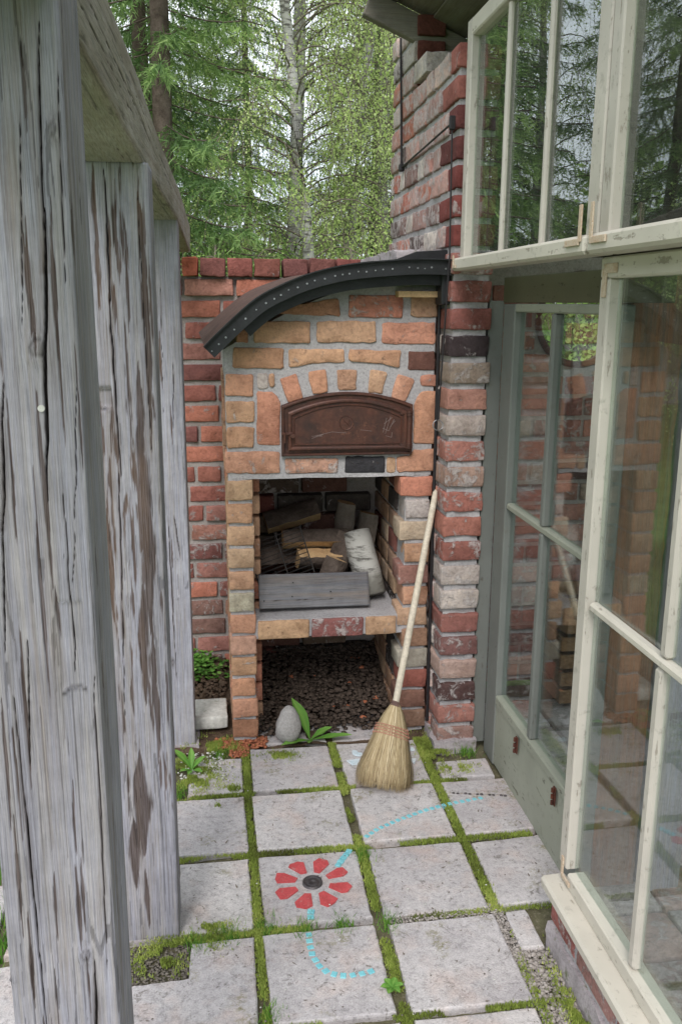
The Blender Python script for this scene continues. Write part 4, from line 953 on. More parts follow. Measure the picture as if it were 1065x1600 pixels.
# ================================================================== TIMBER POSTS AND BEAM
def hewn(name, x0, x1, y0, y1, z0, z1, mat, seed, du, dv, cracks=(), knots=(), wearlvl=.5, steps=(), label=None, lean=(0, 0), parent=None, axis='z', streaks=(), spots=()):
    """squared weathered timber. Perimeter starts at the front-left corner: front face (-y) left to right, then right face, back, left."""
    W, D, H = x1-x0, y1-y0, z1-z0; per = 2*(W+D); r = .006
    segs = [(0, W), (W, W+D), (W+D, 2*W+D), (2*W+D, per)]
    U = []
    for i, (a, b) in enumerate(segs):
        n = max(4, int((b-a)/(du if i < 2 else du*3))); U += list(np.linspace(a, b, n, endpoint=False))
    U = np.array(U); Vv = np.linspace(0, H, int(H/dv)+1); uu, vv = np.meshgrid(U, Vv, indexing='ij')
    def pos(u):
        fr = (u < W); rt = (u >= W) & (u < W+D); bk = (u >= W+D) & (u < 2*W+D); lf = u >= 2*W+D
        x = np.where(fr, u, np.where(rt, W, np.where(bk, 2*W+D-u, 0))); y = np.where(fr, 0, np.where(rt, u-W, np.where(bk, D, per-u)))
        nx = np.where(rt, 1., np.where(lf, -1., 0.)); ny = np.where(fr, -1., np.where(bk, 1., 0.))
        # rounded arrises
        cx_, cy_ = np.clip(x, r, W-r), np.clip(y, r, D-r); dx, dy = x-cx_, y-cy_; L = np.hypot(dx, dy); cor = (np.abs(dx) > 1e-9) & (np.abs(dy) > 1e-9)
        x = np.where(cor, cx_+dx/np.maximum(L, 1e-9)*r, x); y = np.where(cor, cy_+dy/np.maximum(L, 1e-9)*r, y)
        nx = np.where(cor, dx/np.maximum(L, 1e-9), nx); ny = np.where(cor, dy/np.maximum(L, 1e-9), ny)
        return x, y, nx, ny
    X, Y, NX, NY = pos(uu)
    s = seed*13.7
    warp = (fbm(uu*5+s, vv*.55, 0, 2, seed)-.5)*.016
    uw = uu+warp
    dep = (fbm(uw*14+s, vv*.8, 0, 4, seed+1)-.5)*.004               # long undulation
    dep += (fbm(uw*160+s, vv*4, 0, 3, seed+2)-.5)*.0012               # raised grain
    # shallow patches where the surface layer has split away: darker, brown
    f = fbm(uw*74+s, vv*3.2+s, 0, 4, seed+3); f2 = fbm(uw*170, vv*13, 0, 3, seed+4); lvl = fbm(uu*5+s, vv*.9, 0, 2, seed+9)
    m = sstep(.66-.12*wearlvl, .70-.12*wearlvl, f*.66+f2*.34+(lvl-.5)*.34)
    # long lens-shaped streaks
    for q in streaks:
        su, sv, sw, sl = q; ss = np.clip(1-np.abs((vv-sv)/sl), 0, 1); wob = (fbm(vv*5+su*91, vv*0, 0, 3, seed+7)-.5)*.012
        m = np.maximum(m, sstep(0, .35, 1-np.abs(uu-su-wob)/(sw*ss**.7+1e-5) - (f2-.5)*1.1)*(ss > 0))
    dep += m*.0016
    ck = np.zeros_like(uu); wr = m.copy()
    # fine checks everywhere
    h1 = vnoise(uw*95+s, vv*1.9+s, 0, seed+5); h2 = vnoise(uw*60+s, vv*1.1, 3, seed+6)
    c1 = (np.abs(h1-.5) < .022)*(vnoise(uu*8, vv*2.6, 0, seed+8) > .56); c1 = c1*1.0
    dep += c1*.0010; ck = np.maximum(ck, c1*.40)
    for (cu, v0, v1, w_, dp_, wig, slope) in cracks:
        t = np.clip((vv-v0)/(v1-v0), 0, 1); inr = (vv >= v0) & (vv <= v1)
        cen = cu+slope*(vv-v0)+(fbm(vv*2.2+cu*50, vv*0, 0, 3, seed+11)-.5)*wig+(fbm(vv*22+cu*50, vv*0, 0, 2, seed+12)-.5)*.004
        wd = .55*w_*np.sin(PI*np.clip(t, .0, 1))**.45*(.6+.8*vnoise(vv*14, cu*9, 0, seed+13)); d_ = np.abs(uu-cen)
        g_ = np.where(inr, np.clip(1.25-(d_/np.maximum(wd, 1e-5)), 0, 1), 0); dep += g_*dp_*.6; ck = np.maximum(ck, sstep(.1, .6, g_))
        wr = np.maximum(wr, np.where(inr, np.clip(1-(d_/(wd*5+1e-5)), 0, 1)*.7, 0)*(vnoise(vv*5, cu*7, 0, seed+14) > .35))
    for (ku, kv, kr) in knots:
        d_ = np.hypot(uu-ku, (vv-kv)*.8); bulge = np.exp(-(d_/(kr*1.7))**2); dep -= bulge*.004
        rj = kr*(1+.35*(fbm(np.arctan2(vv-kv, uu-ku)*1.3+9, 0, 0, 2, seed)-.5)); ring = np.exp(-((d_-rj)/(.0013))**2)*np.clip(.3+fbm(uu*150, vv*150, 0, 2, seed), 0, 1); dep += ring*.002; ck = np.maximum(ck, ring*.55); wr = np.maximum(wr, (d_ < kr)*.35)
        tail = np.exp(-((uu-ku)/(kr*.8))**2)*np.clip(1-np.abs(vv-kv)/(kr*5), 0, 1)*(d_ > kr)*sstep(.3, .7, f2); wr = np.maximum(wr, tail*.9)
    for (su, sv, sw, sh, sd_) in steps:    # a sliver split off: flat recess with a sharp upper or lower end
        inu = sstep(0, .002, sw/2-np.abs(uu-su-(fbm(vv*9, vv*0, 0, 2, seed+15)-.5)*.006)); e = sstep(0, .003, sh/2-np.abs(vv-sv))
        dep += inu*e*sd_; edge = np.exp(-((vv-sv+sh/2+40*(uu-su)**2*.25-(fbm(uu*90, 0, 0, 2, seed)-.5)*.01)/.0028)**2)*inu; ck = np.maximum(ck, edge*.75)
    X = X-NX*dep; Y = Y-NY*dep
    t = vv/H; X = X+lean[0]*t; Y = Y+lean[1]*t
    V = np.stack([X-W/2, Y-D/2, vv], -1); nu, nv = uu.shape; V = V.reshape(-1, 3)
    I = np.arange(nu*nv).reshape(nu, nv); I2 = np.roll(I, -1, 0)
    F = np.stack([I[:, :-1], I2[:, :-1], I2[:, 1:], I[:, 1:]], -1).reshape(-1, 4)
    # end caps as fans
    c0 = len(V); V = np.vstack([V, [[0, 0, 0], [lean[0], lean[1], H]]])
    tris = [(c0, int(I2[i, 0]), int(I[i, 0])) for i in range(nu)] + [(c0+1, int(I[i, -1]), int(I2[i, -1])) for i in range(nu)]
    me = bpy.data.meshes.new(name); nf = len(F)
    loops = np.concatenate([F.ravel(), np.array(tris).ravel()]).astype(np.int32)
    starts = np.concatenate([np.arange(0, nf*4, 4), nf*4+np.arange(0, len(tris)*3, 3)]).astype(np.int32)
    me.vertices.add(len(V)); me.vertices.foreach_set('co', V.astype(np.float32).ravel()); me.loops.add(len(loops)); me.loops.foreach_set('vertex_index', loops)
    me.polygons.add(len(starts)); me.polygons.foreach_set('loop_start', starts); me.update(calc_edges=True); me.validate()
    me.polygons.foreach_set('use_smooth', np.ones(len(starts), bool)); me.materials.append(MAT[mat])
    for k_, a_ in (('wear', np.append(np.clip(wr, 0, 1).ravel(), [.2, .2])), ('crack', np.append(np.clip(ck, 0, 1).ravel(), [0, 0]))):
        at = me.attributes.new(k_, 'FLOAT', 'POINT'); at.data.foreach_set('value', a_.astype(np.float32))
    me.update()
    o = link(name, me, parent, ((x0+x1)/2, (y0+y1)/2, z0)); return o
def on_front(px, py, y, x0): v = at_y(px, py, y); return (v.x-x0, v.z)
# nearest post
X0, X1, Y0, Y1 = -.302, -.157, 1.10, 1.262
fp = lambda px, py: on_front(px, py, Y0, X0)
def pc(a, b, w_, d_, wig=.004):    # a crack between two picture points on the front face
    (u0, v0), (u1, v1) = fp(*b), fp(*a); return (u0, v0, v1, w_, d_, wig, (u1-u0)/(v1-v0))
cr = [pc((58, 0), (66, 330), .0016, .010), pc((68, 300), (72, 760), .0035, .012), pc((18, 1060), (78, 1640), .0018, .012), pc((143, 1010), (166, 1500), .0013, .009), pc((96, 740), (118, 1060), .0014, .008),
      pc((2, 560), (4, 1000), .003, .01), pc((118, 560), (112, 900), .001, .006), pc((40, 980), (44, 1180), .002, .01), pc((88, 60), (100, 420), .0009, .005), pc((30, 140), (34, 500), .0009, .005), pc((146, 1480), (152, 1660), .0035, .008)]
kn = [(*fp(57, 517), .0085), (*fp(133, 1472), .0065), (*fp(80, 172), .0045), (*fp(13, 1512), .004)]
st = [(*fp(66, 740), .0045, .13), (*fp(60, 900), .003, .16), (*fp(38, 1080), .003, .12), (*fp(112, 1260), .0022, .06), (*fp(118, 1395), .004, .07), (*fp(126, 1380), .003, .06), (*fp(86, 1400), .0028, .06), (*fp(50, 1480), .0045, .08), (*fp(30, 1350), .0028, .10), (*fp(46, 420), .003, .08), (*fp(84, 420), .0035, .10), (*fp(88, 1540), .002, .05), (*fp(42, 420), .0028, .06),
      (*fp(52, 470), .003, .04), (*fp(134, 1520), .0022, .05), (*fp(26, 1200), .0022, .09), (*fp(10, 1170), .003, .10), (*fp(14, 720), .002, .1), (*fp(94, 560), .0018, .1), (*fp(36, 100), .003, .05)]
sp = [(*fp(112, 985), .034, .12, .0022)]
o = hewn('timber_post', X0, X1, Y0, Y1, -.02, 2.02, 'post', 3, .0012, .0045, cr, kn, -.75, sp, streaks=st); tag(o, 'broad weathered grey timber post with long dark cracks, nearest the viewer at the left', 'post', 'weathered posts carrying the beam')
v = at_y(65, 638, Y0-.001); MB().tube([(v.x, v.y+.003, v.z), (v.x, v.y-.002, v.z)], .0042, 12).build('nail_head', 'whiteblock', None)
nh = bpy.data.objects['nail_head']; nh.parent = o; nh.matrix_parent_inverse = Matrix.Translation(-o.location)
# middle post
X0, X1, Y0, Y1 = -.268, -.126, 2.02, 2.15
fp = lambda px, py: on_front(px, py, Y0, X0)
cr = [pc((163, 258), (172, 470), .0028, .016), pc((170, 460), (190, 740), .0035, .016), pc((184, 700), (196, 1140), .0022, .014), pc((150, 650), (176, 1100), .0016, .008), pc((214, 300), (236, 700), .0014, .008)]
st = [(*fp(222, 760), .022, .16), (*fp(232, 860), .018, .20), (*fp(226, 1000), .016, .16), (*fp(220, 640), .01, .12), (*fp(172, 880), .01, .14), (*fp(234, 560), .008, .16), (*fp(222, 1250), .026, .15), (*fp(212, 1330), .02, .10), (*fp(244, 1100), .008, .16), (*fp(200, 440), .004, .1), (*fp(226, 420), .006, .14), (*fp(150, 320), .006, .1), (*fp(230, 1400), .008, .09)]
sp = [(*fp(158, 615), .05, .05, .012)]
o = hewn('timber_post', X0, X1, Y0, Y1, -.01, 1.885, 'post', 8, .0018, .006, cr, [(*fp(170, 1180), .006)], .85, sp, streaks=st); tag(o, 'weathered grey timber post streaked dark brown, in the middle of the row', 'post', 'weathered posts carrying the beam')
# far post
X0, X1, Y0, Y1 = -.225, -.104, 3.06, 3.18
fp = lambda px, py: on_front(px, py, Y0, X0)
cr = [pc((262, 800), (276, 1060), .002, .010), pc((250, 420), (256, 640), .0014, .008), pc((270, 560), (271, 700), .0018, .008), pc((272, 800), (282, 870), .0022, .008)]
o = hewn('timber_post', X0, X1, Y0, Y1, -.01, 1.87, 'post', 12, .0022, .008, cr, [(*fp(270, 1030), .006)], -.9, [(*fp(274, 900), .03, .14, .003)], streaks=[(*fp(268, 660), .003, .08), (*fp(252, 560), .005, .1), (*fp(268, 860), .003, .06)])
tag(o, 'smooth grey timber post farthest along the row, next to the garden wall', 'post', 'weathered posts carrying the beam')
# little concrete feet under the posts
for (x, y, lb) in ((-.20, 2.085, 'small grey concrete foot under the middle timber post'), (-.165, 3.12, 'small grey concrete foot under the far timber post'), (-.23, 1.18, 'small grey concrete foot under the nearest timber post')):
    o = core('post_foot', x-.075, x+.075, y-.07, y+.07, -.05, -.004, 'plaster', None, cell=.03, jit=.004); tag(o, lb, 'post foot')
# beam: hewn upright, then laid along the tops of the posts with its own taper and sag
o = hewn('timber_beam', -.075, .075, -.065, .065, 0, 3.5, 'post', 21, .0026, .012, [(.07+.150, .8, 2.6, .0012, .006, .01, .0), (.04+.150, .2, 1.6, .001, .005, .01, .004), (.09+.150, 1.6, 3.3, .001, .005, .008, 0)], [], -.3)
me = o.data; me.materials.clear(); me.materials.append(MAT['beam'])
co = np.empty(len(me.vertices)*3, np.float32); me.vertices.foreach_get('co', co); co = co.reshape(-1, 3); o.location = (0, 0, 0)
y = .27+co[:, 2]; lo = np.interp(y, [.27, 1.25, 2.03, 3.03, 3.77], [1.945, 1.924, 1.884, 1.862, 1.795]); hi = np.interp(y, [.27, 1.57, 2.0, 2.34, 3.18, 3.8], [2.085, 2.062, 2.045, 2.008, 1.966, 1.895])
ox = -.158+.031*(y-1.25); me.vertices.foreach_set('co', np.stack([ox-.075+co[:, 0], y, lo+(co[:, 1]/.13+.5)*(hi-lo)], 1).astype(np.float32).ravel()); me.flip_normals(); me.update()
tag(o, 'long grey weathered beam lying along the tops of the timber posts', 'beam')

# ================================================================== SMALL THINGS ON THE PAVING
# flower mosaic
fc = at_z(488, 1380); fm = thing('flower_mosaic', 'flower of eight red tiles round a dark metal disc, set in a paving slab', 'mosaic', (fc.x, fc.y, 0)); fm.scale = (1.24, 1.24, .8)
for k in range(8):
    a = 2*PI*(k+.5)/8+.02; r0, r1 = .040, .088; q = []
    for rr, w_ in ((r0, .011), (r1*.93, .026), (r1, .018)): q.append((rr, w_))
    j = lambda: random.uniform(-.003, .003)
    pts = [(r0+j(), -.007), (r1-.014+j(), -.019+j()), (r1+j(), -.011+j()), (r1+j(), .010+j()), (r1-.012+j(), .019+j()), (r0+j(), .007)]
    V = [(x*math.cos(a)-y*math.sin(a), x*math.sin(a)+y*math.cos(a), z) for z in (.004, -.01) for x, y in pts]; n = 6
    m_ = MB(); m_.add(V, [tuple(range(n)), tuple(range(n, 2*n))[::-1]]+[(i, n+i, n+(i+1) % n, (i+1) % n) for i in range(n)]); m_.build('petal_tile', 'red', fm)
m_ = MB(); prof = [(0, .004), (.004, .004), (.006, .0065), (.012, .006), (.014, .004), (.017, .004), (.0195, .0085), (.0225, .008), (.0235, -.005)]; V = []; n = 28
for r_0, z_ in prof: V += [(max(r_0, .0001)*math.cos(2*PI*i/n), max(r_0, .0001)*math.sin(2*PI*i/n), z_) for i in range(n)]
m_.add(V, [(r*n+i, r*n+(i+1) % n, (r+1)*n+(i+1) % n, (r+1)*n+i) for r in range(len(prof)-1) for i in range(n)]); m_.build('metal_disc', 'discmetal', fm, smooth=True)
# turquoise lines of small tiles
def tile_line(px, n, label, size=(.015, .013)):
    P3 = [at_z(*p) for p in px]; t = thing('tile_trail', label, 'mosaic', (P3[0].x, P3[0].y, 0), 'turquoise tile trails in the paving')
    D_ = [0]
    for a, b in zip(P3, P3[1:]): D_.append(D_[-1]+(b-a).length)
    for k in range(n):
        s = D_[-1]*(k+.5)/n; i = max(j for j in range(len(D_)-1) if D_[j] <= s); f = (s-D_[i])/(D_[i+1]-D_[i]); p = P3[i].lerp(P3[i+1], f); dd = P3[i+1]-P3[i]
        o = MB().box((0, 0, 0), (size[0]*random.uniform(.98, 1.18), size[1]*random.uniform(1.0, 1.25), .012), .001).build('tile', 'turq', t, loc=(p.x-P3[0].x, p.y-P3[0].y, -.002)); o.rotation_euler = (0, 0, math.atan2(dd.y, dd.x)+random.uniform(-.15, .15))
tile_line([(569, 1310), (590, 1296), (620, 1283), (660, 1268), (700, 1257), (755, 1247)], 21, 'turquoise tile trail curving up to the right below the broom', (.0125, .013))
tile_line([(526, 1355), (535, 1343), (547, 1328)], 5, 'short turquoise tile trail leading off the red flower to the upper right', (.013, .016))
tile_line([(486, 1421), (485, 1438)], 2, 'two turquoise tiles just below the red flower', (.016, .017))
tile_line([(482, 1457), (484, 1478), (488, 1494), (498, 1510), (512, 1521), (532, 1526), (550, 1525), (568, 1522), (586, 1517)], 12, 'hook-shaped turquoise tile trail on the slab below the flower', (.0135, .014))
# row of small grey stones crossing one slab
sl = thing('pebble_row', 'row of tiny dark pebbles set across the slab beside the door', 'mosaic', (0, 0, 0))
for k in range(16):
    p = at_z(702+k*6.2, 1240+k*.3); link('pebble', rbox_mesh('pebble', (.011, .009, .008), .003, 'discmetal' if k % 3 else 'pebble', (2, 2, 2), .0008, k), sl, (p.x, p.y, .001))
# porcelain shards
def shard(px, py, pts, label, rz_=0):
    p = at_z(px, py); m_ = MB(); n = len(pts); V = [(x, y, z) for z in (.004, -.002) for x, y in pts]
    m_.add(V, [tuple(range(n)), tuple(range(n, 2*n))[::-1]]+[(i, n+i, n+(i+1) % n, (i+1) % n) for i in range(n)]); o = m_.build('porcelain_shard', 'porcelain'); o.location = (p.x, p.y, .003); o.rotation_euler = (0, 0, rz_); tag(o, label, 'shard', 'porcelain shards by the broom')
cres = [(.024*math.cos(a), .026*math.sin(a)) for a in np.linspace(2.2, 4.9, 8)]+[(.012+.016*math.cos(a), .002+.014*math.sin(a)) for a in np.linspace(4.4, 2.6, 6)]
shard(560, 1177, cres, 'curved white plate shard left of the broom', .3)
shard(553, 1192, [(-.024, .012), (.024, .015), (.020, -.015), (-.010, -.018)], 'flat white angular shard just left of the broom straw', .05)
shard(644, 1190, [(-.012, .012), (.016, .010), (.004, -.02)], 'small pinkish white shard right of the broom')
shard(640, 1172, [(-.012, .008), (.014, .008), (.016, -.010), (-.006, -.012)], 'tiny white chip right of the broom, beside the mossy joint')
# stones
def stone(px, py, d, mat, label, sq=0, name='stone', rot=(0, 0, 0), pear=0):
    p = at_z(px, py); nu, nv = 20, 14; V = []; F = []
    for j in range(nv+1):
        ph = PI*j/nv; 
        for i in range(nu):
            th = 2*PI*i/nu; z = math.cos(ph); r = math.sin(ph); k = 1-pear*(z+1)/2*.55; V.append((r*math.cos(th)*k, r*math.sin(th)*k, z))
    V = np.array(V); q = fbm(V[:, 0]*1.6+px, V[:, 1]*1.6, V[:, 2]*1.6, 3, int(px))-.5; V = V*(1+q[:, None]*.35)*np.array(d)/2; V[:, 2] += d[2]/2-.004
    F = [(j*nu+i, (j+1)*nu+i, (j+1)*nu+(i+1) % nu, j*nu+(i+1) % nu) for j in range(nv) for i in range(nu)]
    o = link(name, mesh(name, V, F, mat)); o.location = p; o.rotation_euler = rot; tag(o, label, 'stone'); return o
stone(451, 1158, (.122, .10, .148), 'granite', 'grey egg-shaped stone standing on end at the foot of the oven', pear=.75)
wb = at_z(330, 1138); o = link('white_block', rbox_mesh('white_block', (.126, .17, .05), .006, 'whiteblock', (4, 4, 2), .0016, 5), None, (wb.x, wb.y+.07, .028)); tag(o, 'square white painted block lying left of the oven pillar', 'block'); o.rotation_euler = (0, 0, .02)
# weeds
def leaf_mesh(mb, tints, base, yaw, L, W, up, droop, wave=.0, n=9):
    V = []; c, s = math.cos(yaw), math.sin(yaw); pts = []
    for i in range(n+1):
        t = i/n; w_ = W*(math.sin(PI*min(1, t*.96+.03))**.8)*(.35+.65*min(1, t*1.8)); r = L*t*math.cos(up*(1-t*.3)); z = L*math.sin(up)*t-droop*L*t*t; f = math.sin(t*9+yaw*3)*wave
        for k, q in ((-1, .0), (-.5, -.3), (0, -.12), (.5, -.3), (1, .0)):
            lx, ly = r, k*w_+f*w_*.3; V.append((base[0]+lx*c-ly*s, base[1]+lx*s+ly*c, base[2]+z-q*w_*-.6+abs(k)*w_*.25+math.sin(t*14+k*2)*wave*w_))
            tints.append(.35+.4*t+(.3 if k == 0 else 0)+random.uniform(-.08, .08))
    F = [(i*5+k, i*5+k+1, (i+1)*5+k+1, (i+1)*5+k) for i in range(n) for k in range(4)]; mb.add(V, F)
def weed(name, pos, leaves, label):
    t = thing(name, label, 'weed', pos)
    for (yaw, L, W, up, dr_) in leaves:
        mb = MB(); ti = []; leaf_mesh(mb, ti, (0, 0, .004), yaw, L, W, up, dr_, .08); link('leaf', mesh('leaf', mb.v, mb.f, 'weed', True, {'tint': ti}), t)
    return t
wp = at_z(484, 1158)
weed('weed', (wp.x, wp.y, .0), [(2.2, .16, .026, 1.25, .1), (3.5, .12, .019, .25, .18), (.35, .10, .02, .55, .2), (-.05, .16, .019, .2, .1), (-1.75, .055, .014, .5, .2)], 'broad-leaved green weed sprouting beside the egg-shaped stone')
wp = at_z(300, 1205)
weed('weed', (wp.x, wp.y, 0), [(2.6, .10, .016, 1.0, .2), (.6, .07, .013, .9, .3), (-.6, .045, .013, .4, .3), (1.6, .08, .012, 1.2, .2), (-1.9, .04, .01, .4, .3), (3.6, .05, .01, .5, .3)], 'small bright green weed growing between the far post and the oven')
wp = at_z(612, 1545)
weed('weed', (wp.x, wp.y, 0), [(a*1.05, .030, .009, .5, .3) for a in range(6)], 'tiny green seedling in the joint between two near slabs')
wp = at_z(880, 1262)
# creeping plant at the foot of the garden wall
def creeper():
    R = random.Random(5); t = []; mb = MB()
    for _ in range(900):
        x = R.gauss(-.13, .075); y = R.uniform(3.60, 3.84); z = R.uniform(.0, .07)*(1-abs(x+.13)/.3); a = R.uniform(0, 6.28); s = R.uniform(.007, .014); u = R.uniform(-.3, .5)
        V = [(x+s*math.cos(a+b)*k, y+s*math.sin(a+b)*k, z+u*s*math.cos(b)) for b, k in ((0, 1), (.9, .8), (2.2, .8), (3.14, .5), (4.1, .8), (5.4, .8))]; mb.add(V, [tuple(range(6))]); t += [R.random()]*6
    return link('creeping_plant', mesh('creeping_plant', mb.v, mb.f, 'weed', False, {'tint': t}))
tag(creeper(), 'low bright green creeping plant at the foot of the garden wall', 'plant')
# ================================================================== FIREWOOD SHELF
def put(o, loc, rot=(0, 0, 0)): o.location = loc; o.rotation_euler = rot; return o
SZ = .478
o = hewn('board', -.065, .065, -.012, .012, 0, .415, 'board', 31, .003, .012, [(.03, .0, .3, .0006, .003, .002, 0)], [], -.6)
me = o.data; me.materials.clear(); me.materials.append(MAT['board']); co = np.empty(len(me.vertices)*3, np.float32); me.vertices.foreach_get('co', co); co = co.reshape(-1, 3)
me.vertices.foreach_set('co', np.stack([co[:, 2]-.2075, co[:, 1], co[:, 0]], 1).astype(np.float32).ravel()); me.update()
put(o, (.352, 3.155, SZ+.069), (-.42, .012, .02)); tag(o, 'grey weathered board leaning on the firewood shelf of the oven', 'board')
for (dx, dz) in ((-.19, -.035), (-.08, .03), (-.085, -.022), (.06, -.008)):
    q = MB().tube([(dx, -.015, dz), (dx, -.010, dz)], .0028, 8).build('nail_hole', 'wire', o)
def log_split(name, L, r, wedge, mat, label, loc, rot, seed=0, bark=True):
    """split log lying along local x"""
    R = random.Random(seed); t = thing(name, label, 'firewood', loc, 'firewood on the oven shelf'); t.rotation_euler = rot
    n = 7; prof = [(0, -r*.5)]+[(r*math.cos(a), r*math.sin(a)-r*.5) for a in np.linspace(PI/2-wedge, PI/2+wedge, n)]; prof = [(p[0]+R.uniform(-.003, .003), p[1]+R.uniform(-.003, .003)) for p in prof]
    m = len(prof); ns = 8; V = []
    for i in range(ns+1):
        for p in prof: V.append((-L/2+L*i/ns, p[0]+R.uniform(-.002, .002), p[1]+R.uniform(-.002, .002)))
    Fb = [(i*m+k, (i+1)*m+k, (i+1)*m+(k+1) % m, i*m+(k+1) % m) for i in range(ns) for k in range(1, m-1)]
    Fs = [(i*m+k, (i+1)*m+k, (i+1)*m+(k+1) % m, i*m+(k+1) % m) for i in range(ns) for k in (0, m-1)]+[tuple(range(m)), tuple(range(ns*m, ns*m+m))[::-1]]
    link('split_wood', mesh('split_wood', V, Fs, 'firewood', False), t); link('bark', mesh('bark', V, Fb, mat, True), t); return t
log_split('firewood_log', .26, .075, .7, 'sprucebark', 'pale split log lying across the back of the shelf, top of the pile', (.38, 3.37, .685), (.3, .02, .06), 1)
log_split('firewood_log', .17, .080, .8, 'sprucebark', 'short split log beneath the topmost one on the shelf', (.39, 3.34, .62), (2.6, .05, .1), 2)
log_split('firewood_log', .24, .075, .8, 'sprucebark', 'split log at the left back of the shelf under the wire grate', (.24, 3.44, .60), (.5, 0, .2), 3)
log_split('firewood_log', .22, .085, .9, 'sprucebark', 'dark rough log at the very back of the shelf', (.30, 3.5, .75), (.2, -.25, .05), 4)
log_split('firewood_log', .17, .06, .8, 'sprucebark', 'light split stick standing tilted in front of the other firewood', (.415, 3.24, .565), (1.4, -1.15, .2), 5)
log_split('firewood_log', .24, .055, 1.2, 'sprucebark', 'dark stick leaning beside the birch log', (.47, 3.33, .60), (1.4, -1.1, .5), 6)
log_split('firewood_log', .30, .06, 1.2, 'twig', 'thin dark log standing upright at the back right of the shelf', (.50, 3.48, .66), (.3, -1.45, .2), 7)
log_split('firewood_log', .26, .06, 1.0, 'twig', 'charred log standing behind the birch log', (.59, 3.45, .64), (.3, -1.40, .4), 8)
bl = thing('birch_log', 'white-barked birch log standing tilted at the right of the shelf', 'firewood', (.545, 3.30, SZ+.005), 'firewood on the oven shelf')
MB().tube([(.045, -.07, .01), (.03, -.03, .08), (.01, .015, .16), (-.005, .05, .235)], [.052, .056, .058, .055], 16).build('bark', 'birchbark', bl, smooth=True)
for s_ in range(3): pass
# wire grate
gt = thing('wire_grate', 'sooty black wire grill grate leaning on the firewood at the left', 'grate', (.245, 3.20, SZ+.165))
mb = MB()
for k in range(11): mb.tube([(-.10, 0, -.06+k*.0155), (.085, .0, -.045+k*.0155)], .0016, 5)
for x in (-.10, .0, .085): mb.tube([(x, 0, -.07), (x, .0, .115)], .0022, 5)
mb.build('wires', 'blackgrate', gt); gt.rotation_euler = (-.55, -.22, .12); gt.scale = (1.15, 1, 1.1)
wl = thing('sprig', 'small sprig of green leaves lying behind the grate', 'sprig', (.255, 3.25, SZ+.075))
for a in range(5):
    mb = MB(); ti = []; leaf_mesh(mb, ti, (0, 0, 0), a*1.25, .05, .010, .3, .2, .05); link('leaf', mesh('leaf', mb.v, mb.f, 'weed', True, {'tint': ti}), wl)

# ================================================================== BROOM
br = thing('broom', 'straw broom with a pale wooden handle leaning against the oven pillar', 'broom', (.53, 2.66, 0))
A_, B_ = at_y(618, 1097, 2.80), at_y(681, 765, 3.028)
def bl_(p): return Vector(p)-br.location
MB().tube([bl_(A_.lerp(B_, t)) for t in (-.10, 0, .3, .6, .93, .985, 1.0)], [.0115, .0118, .0122, .0120, .0112, .0105, .006], 14).build('handle', 'handle', br, smooth=True)
neck = A_; foot = Vector((.527, 2.645, .004))
axis = (foot-neck); AL = axis.length; ad = axis.normalized(); side = Vector((1, 0, 0)); side = (side-ad*side.dot(ad)).normalized(); nrm_ = ad.cross(side)
def hw(t): return float(np.interp(t, [0, .06, .15, .3, .42, .6, .8, 1.0], [.013, .018, .038, .055, .064, .080, .098, .098]))
def hd_(t): return float(np.interp(t, [0, .1, .3, .45, .7, 1], [.013, .022, .034, .034, .045, .050]))
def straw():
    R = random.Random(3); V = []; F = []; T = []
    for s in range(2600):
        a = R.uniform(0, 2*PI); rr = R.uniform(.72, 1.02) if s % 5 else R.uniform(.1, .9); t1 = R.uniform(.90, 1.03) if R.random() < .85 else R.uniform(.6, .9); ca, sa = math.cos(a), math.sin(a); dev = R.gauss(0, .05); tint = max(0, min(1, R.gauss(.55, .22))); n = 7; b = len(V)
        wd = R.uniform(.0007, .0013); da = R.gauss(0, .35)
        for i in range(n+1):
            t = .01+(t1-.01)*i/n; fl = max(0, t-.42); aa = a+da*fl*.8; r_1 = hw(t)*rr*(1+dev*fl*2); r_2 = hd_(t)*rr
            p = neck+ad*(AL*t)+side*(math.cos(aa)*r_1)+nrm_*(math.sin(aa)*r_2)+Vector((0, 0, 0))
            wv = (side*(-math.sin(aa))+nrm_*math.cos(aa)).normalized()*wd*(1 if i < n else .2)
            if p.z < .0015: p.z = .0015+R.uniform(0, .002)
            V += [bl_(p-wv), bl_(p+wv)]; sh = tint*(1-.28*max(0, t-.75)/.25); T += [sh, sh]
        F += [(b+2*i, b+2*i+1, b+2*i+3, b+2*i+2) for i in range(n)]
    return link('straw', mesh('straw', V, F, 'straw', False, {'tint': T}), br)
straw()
# dense core under the straws
V = []; F = []; n = 20
for i in range(13):
    t = .02+.93*i/12
    for k in range(n):
        a = 2*PI*k/n; p = neck+ad*(AL*t)+side*(math.cos(a)*hw(t)*.82)+nrm_*(math.sin(a)*hd_(t)*.82); p.z = max(p.z, .003); V.append(bl_(p))
F = [(i*n+k, i*n+(k+1) % n, (i+1)*n+(k+1) % n, (i+1)*n+k) for i in range(12) for k in range(n)]+[tuple(range(n)), tuple(range(12*n, 13*n))]
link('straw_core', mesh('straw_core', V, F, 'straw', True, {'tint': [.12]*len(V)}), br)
def hoop(t, r, mat, name, tilt=0):
    pts = [bl_(neck+ad*(AL*(t+tilt*math.cos(a)))+side*(math.cos(a)*(hw(t)*1.03))+nrm_*(math.sin(a)*hd_(t)*1.05)) for a in np.linspace(0, 2*PI, 33)]; MB().tube(pts, r, 6, False).build(name, mat, br, smooth=True)
for t in (.30, .335, .37, .405): hoop(t, .0013, 'twine', 'twine', .02)
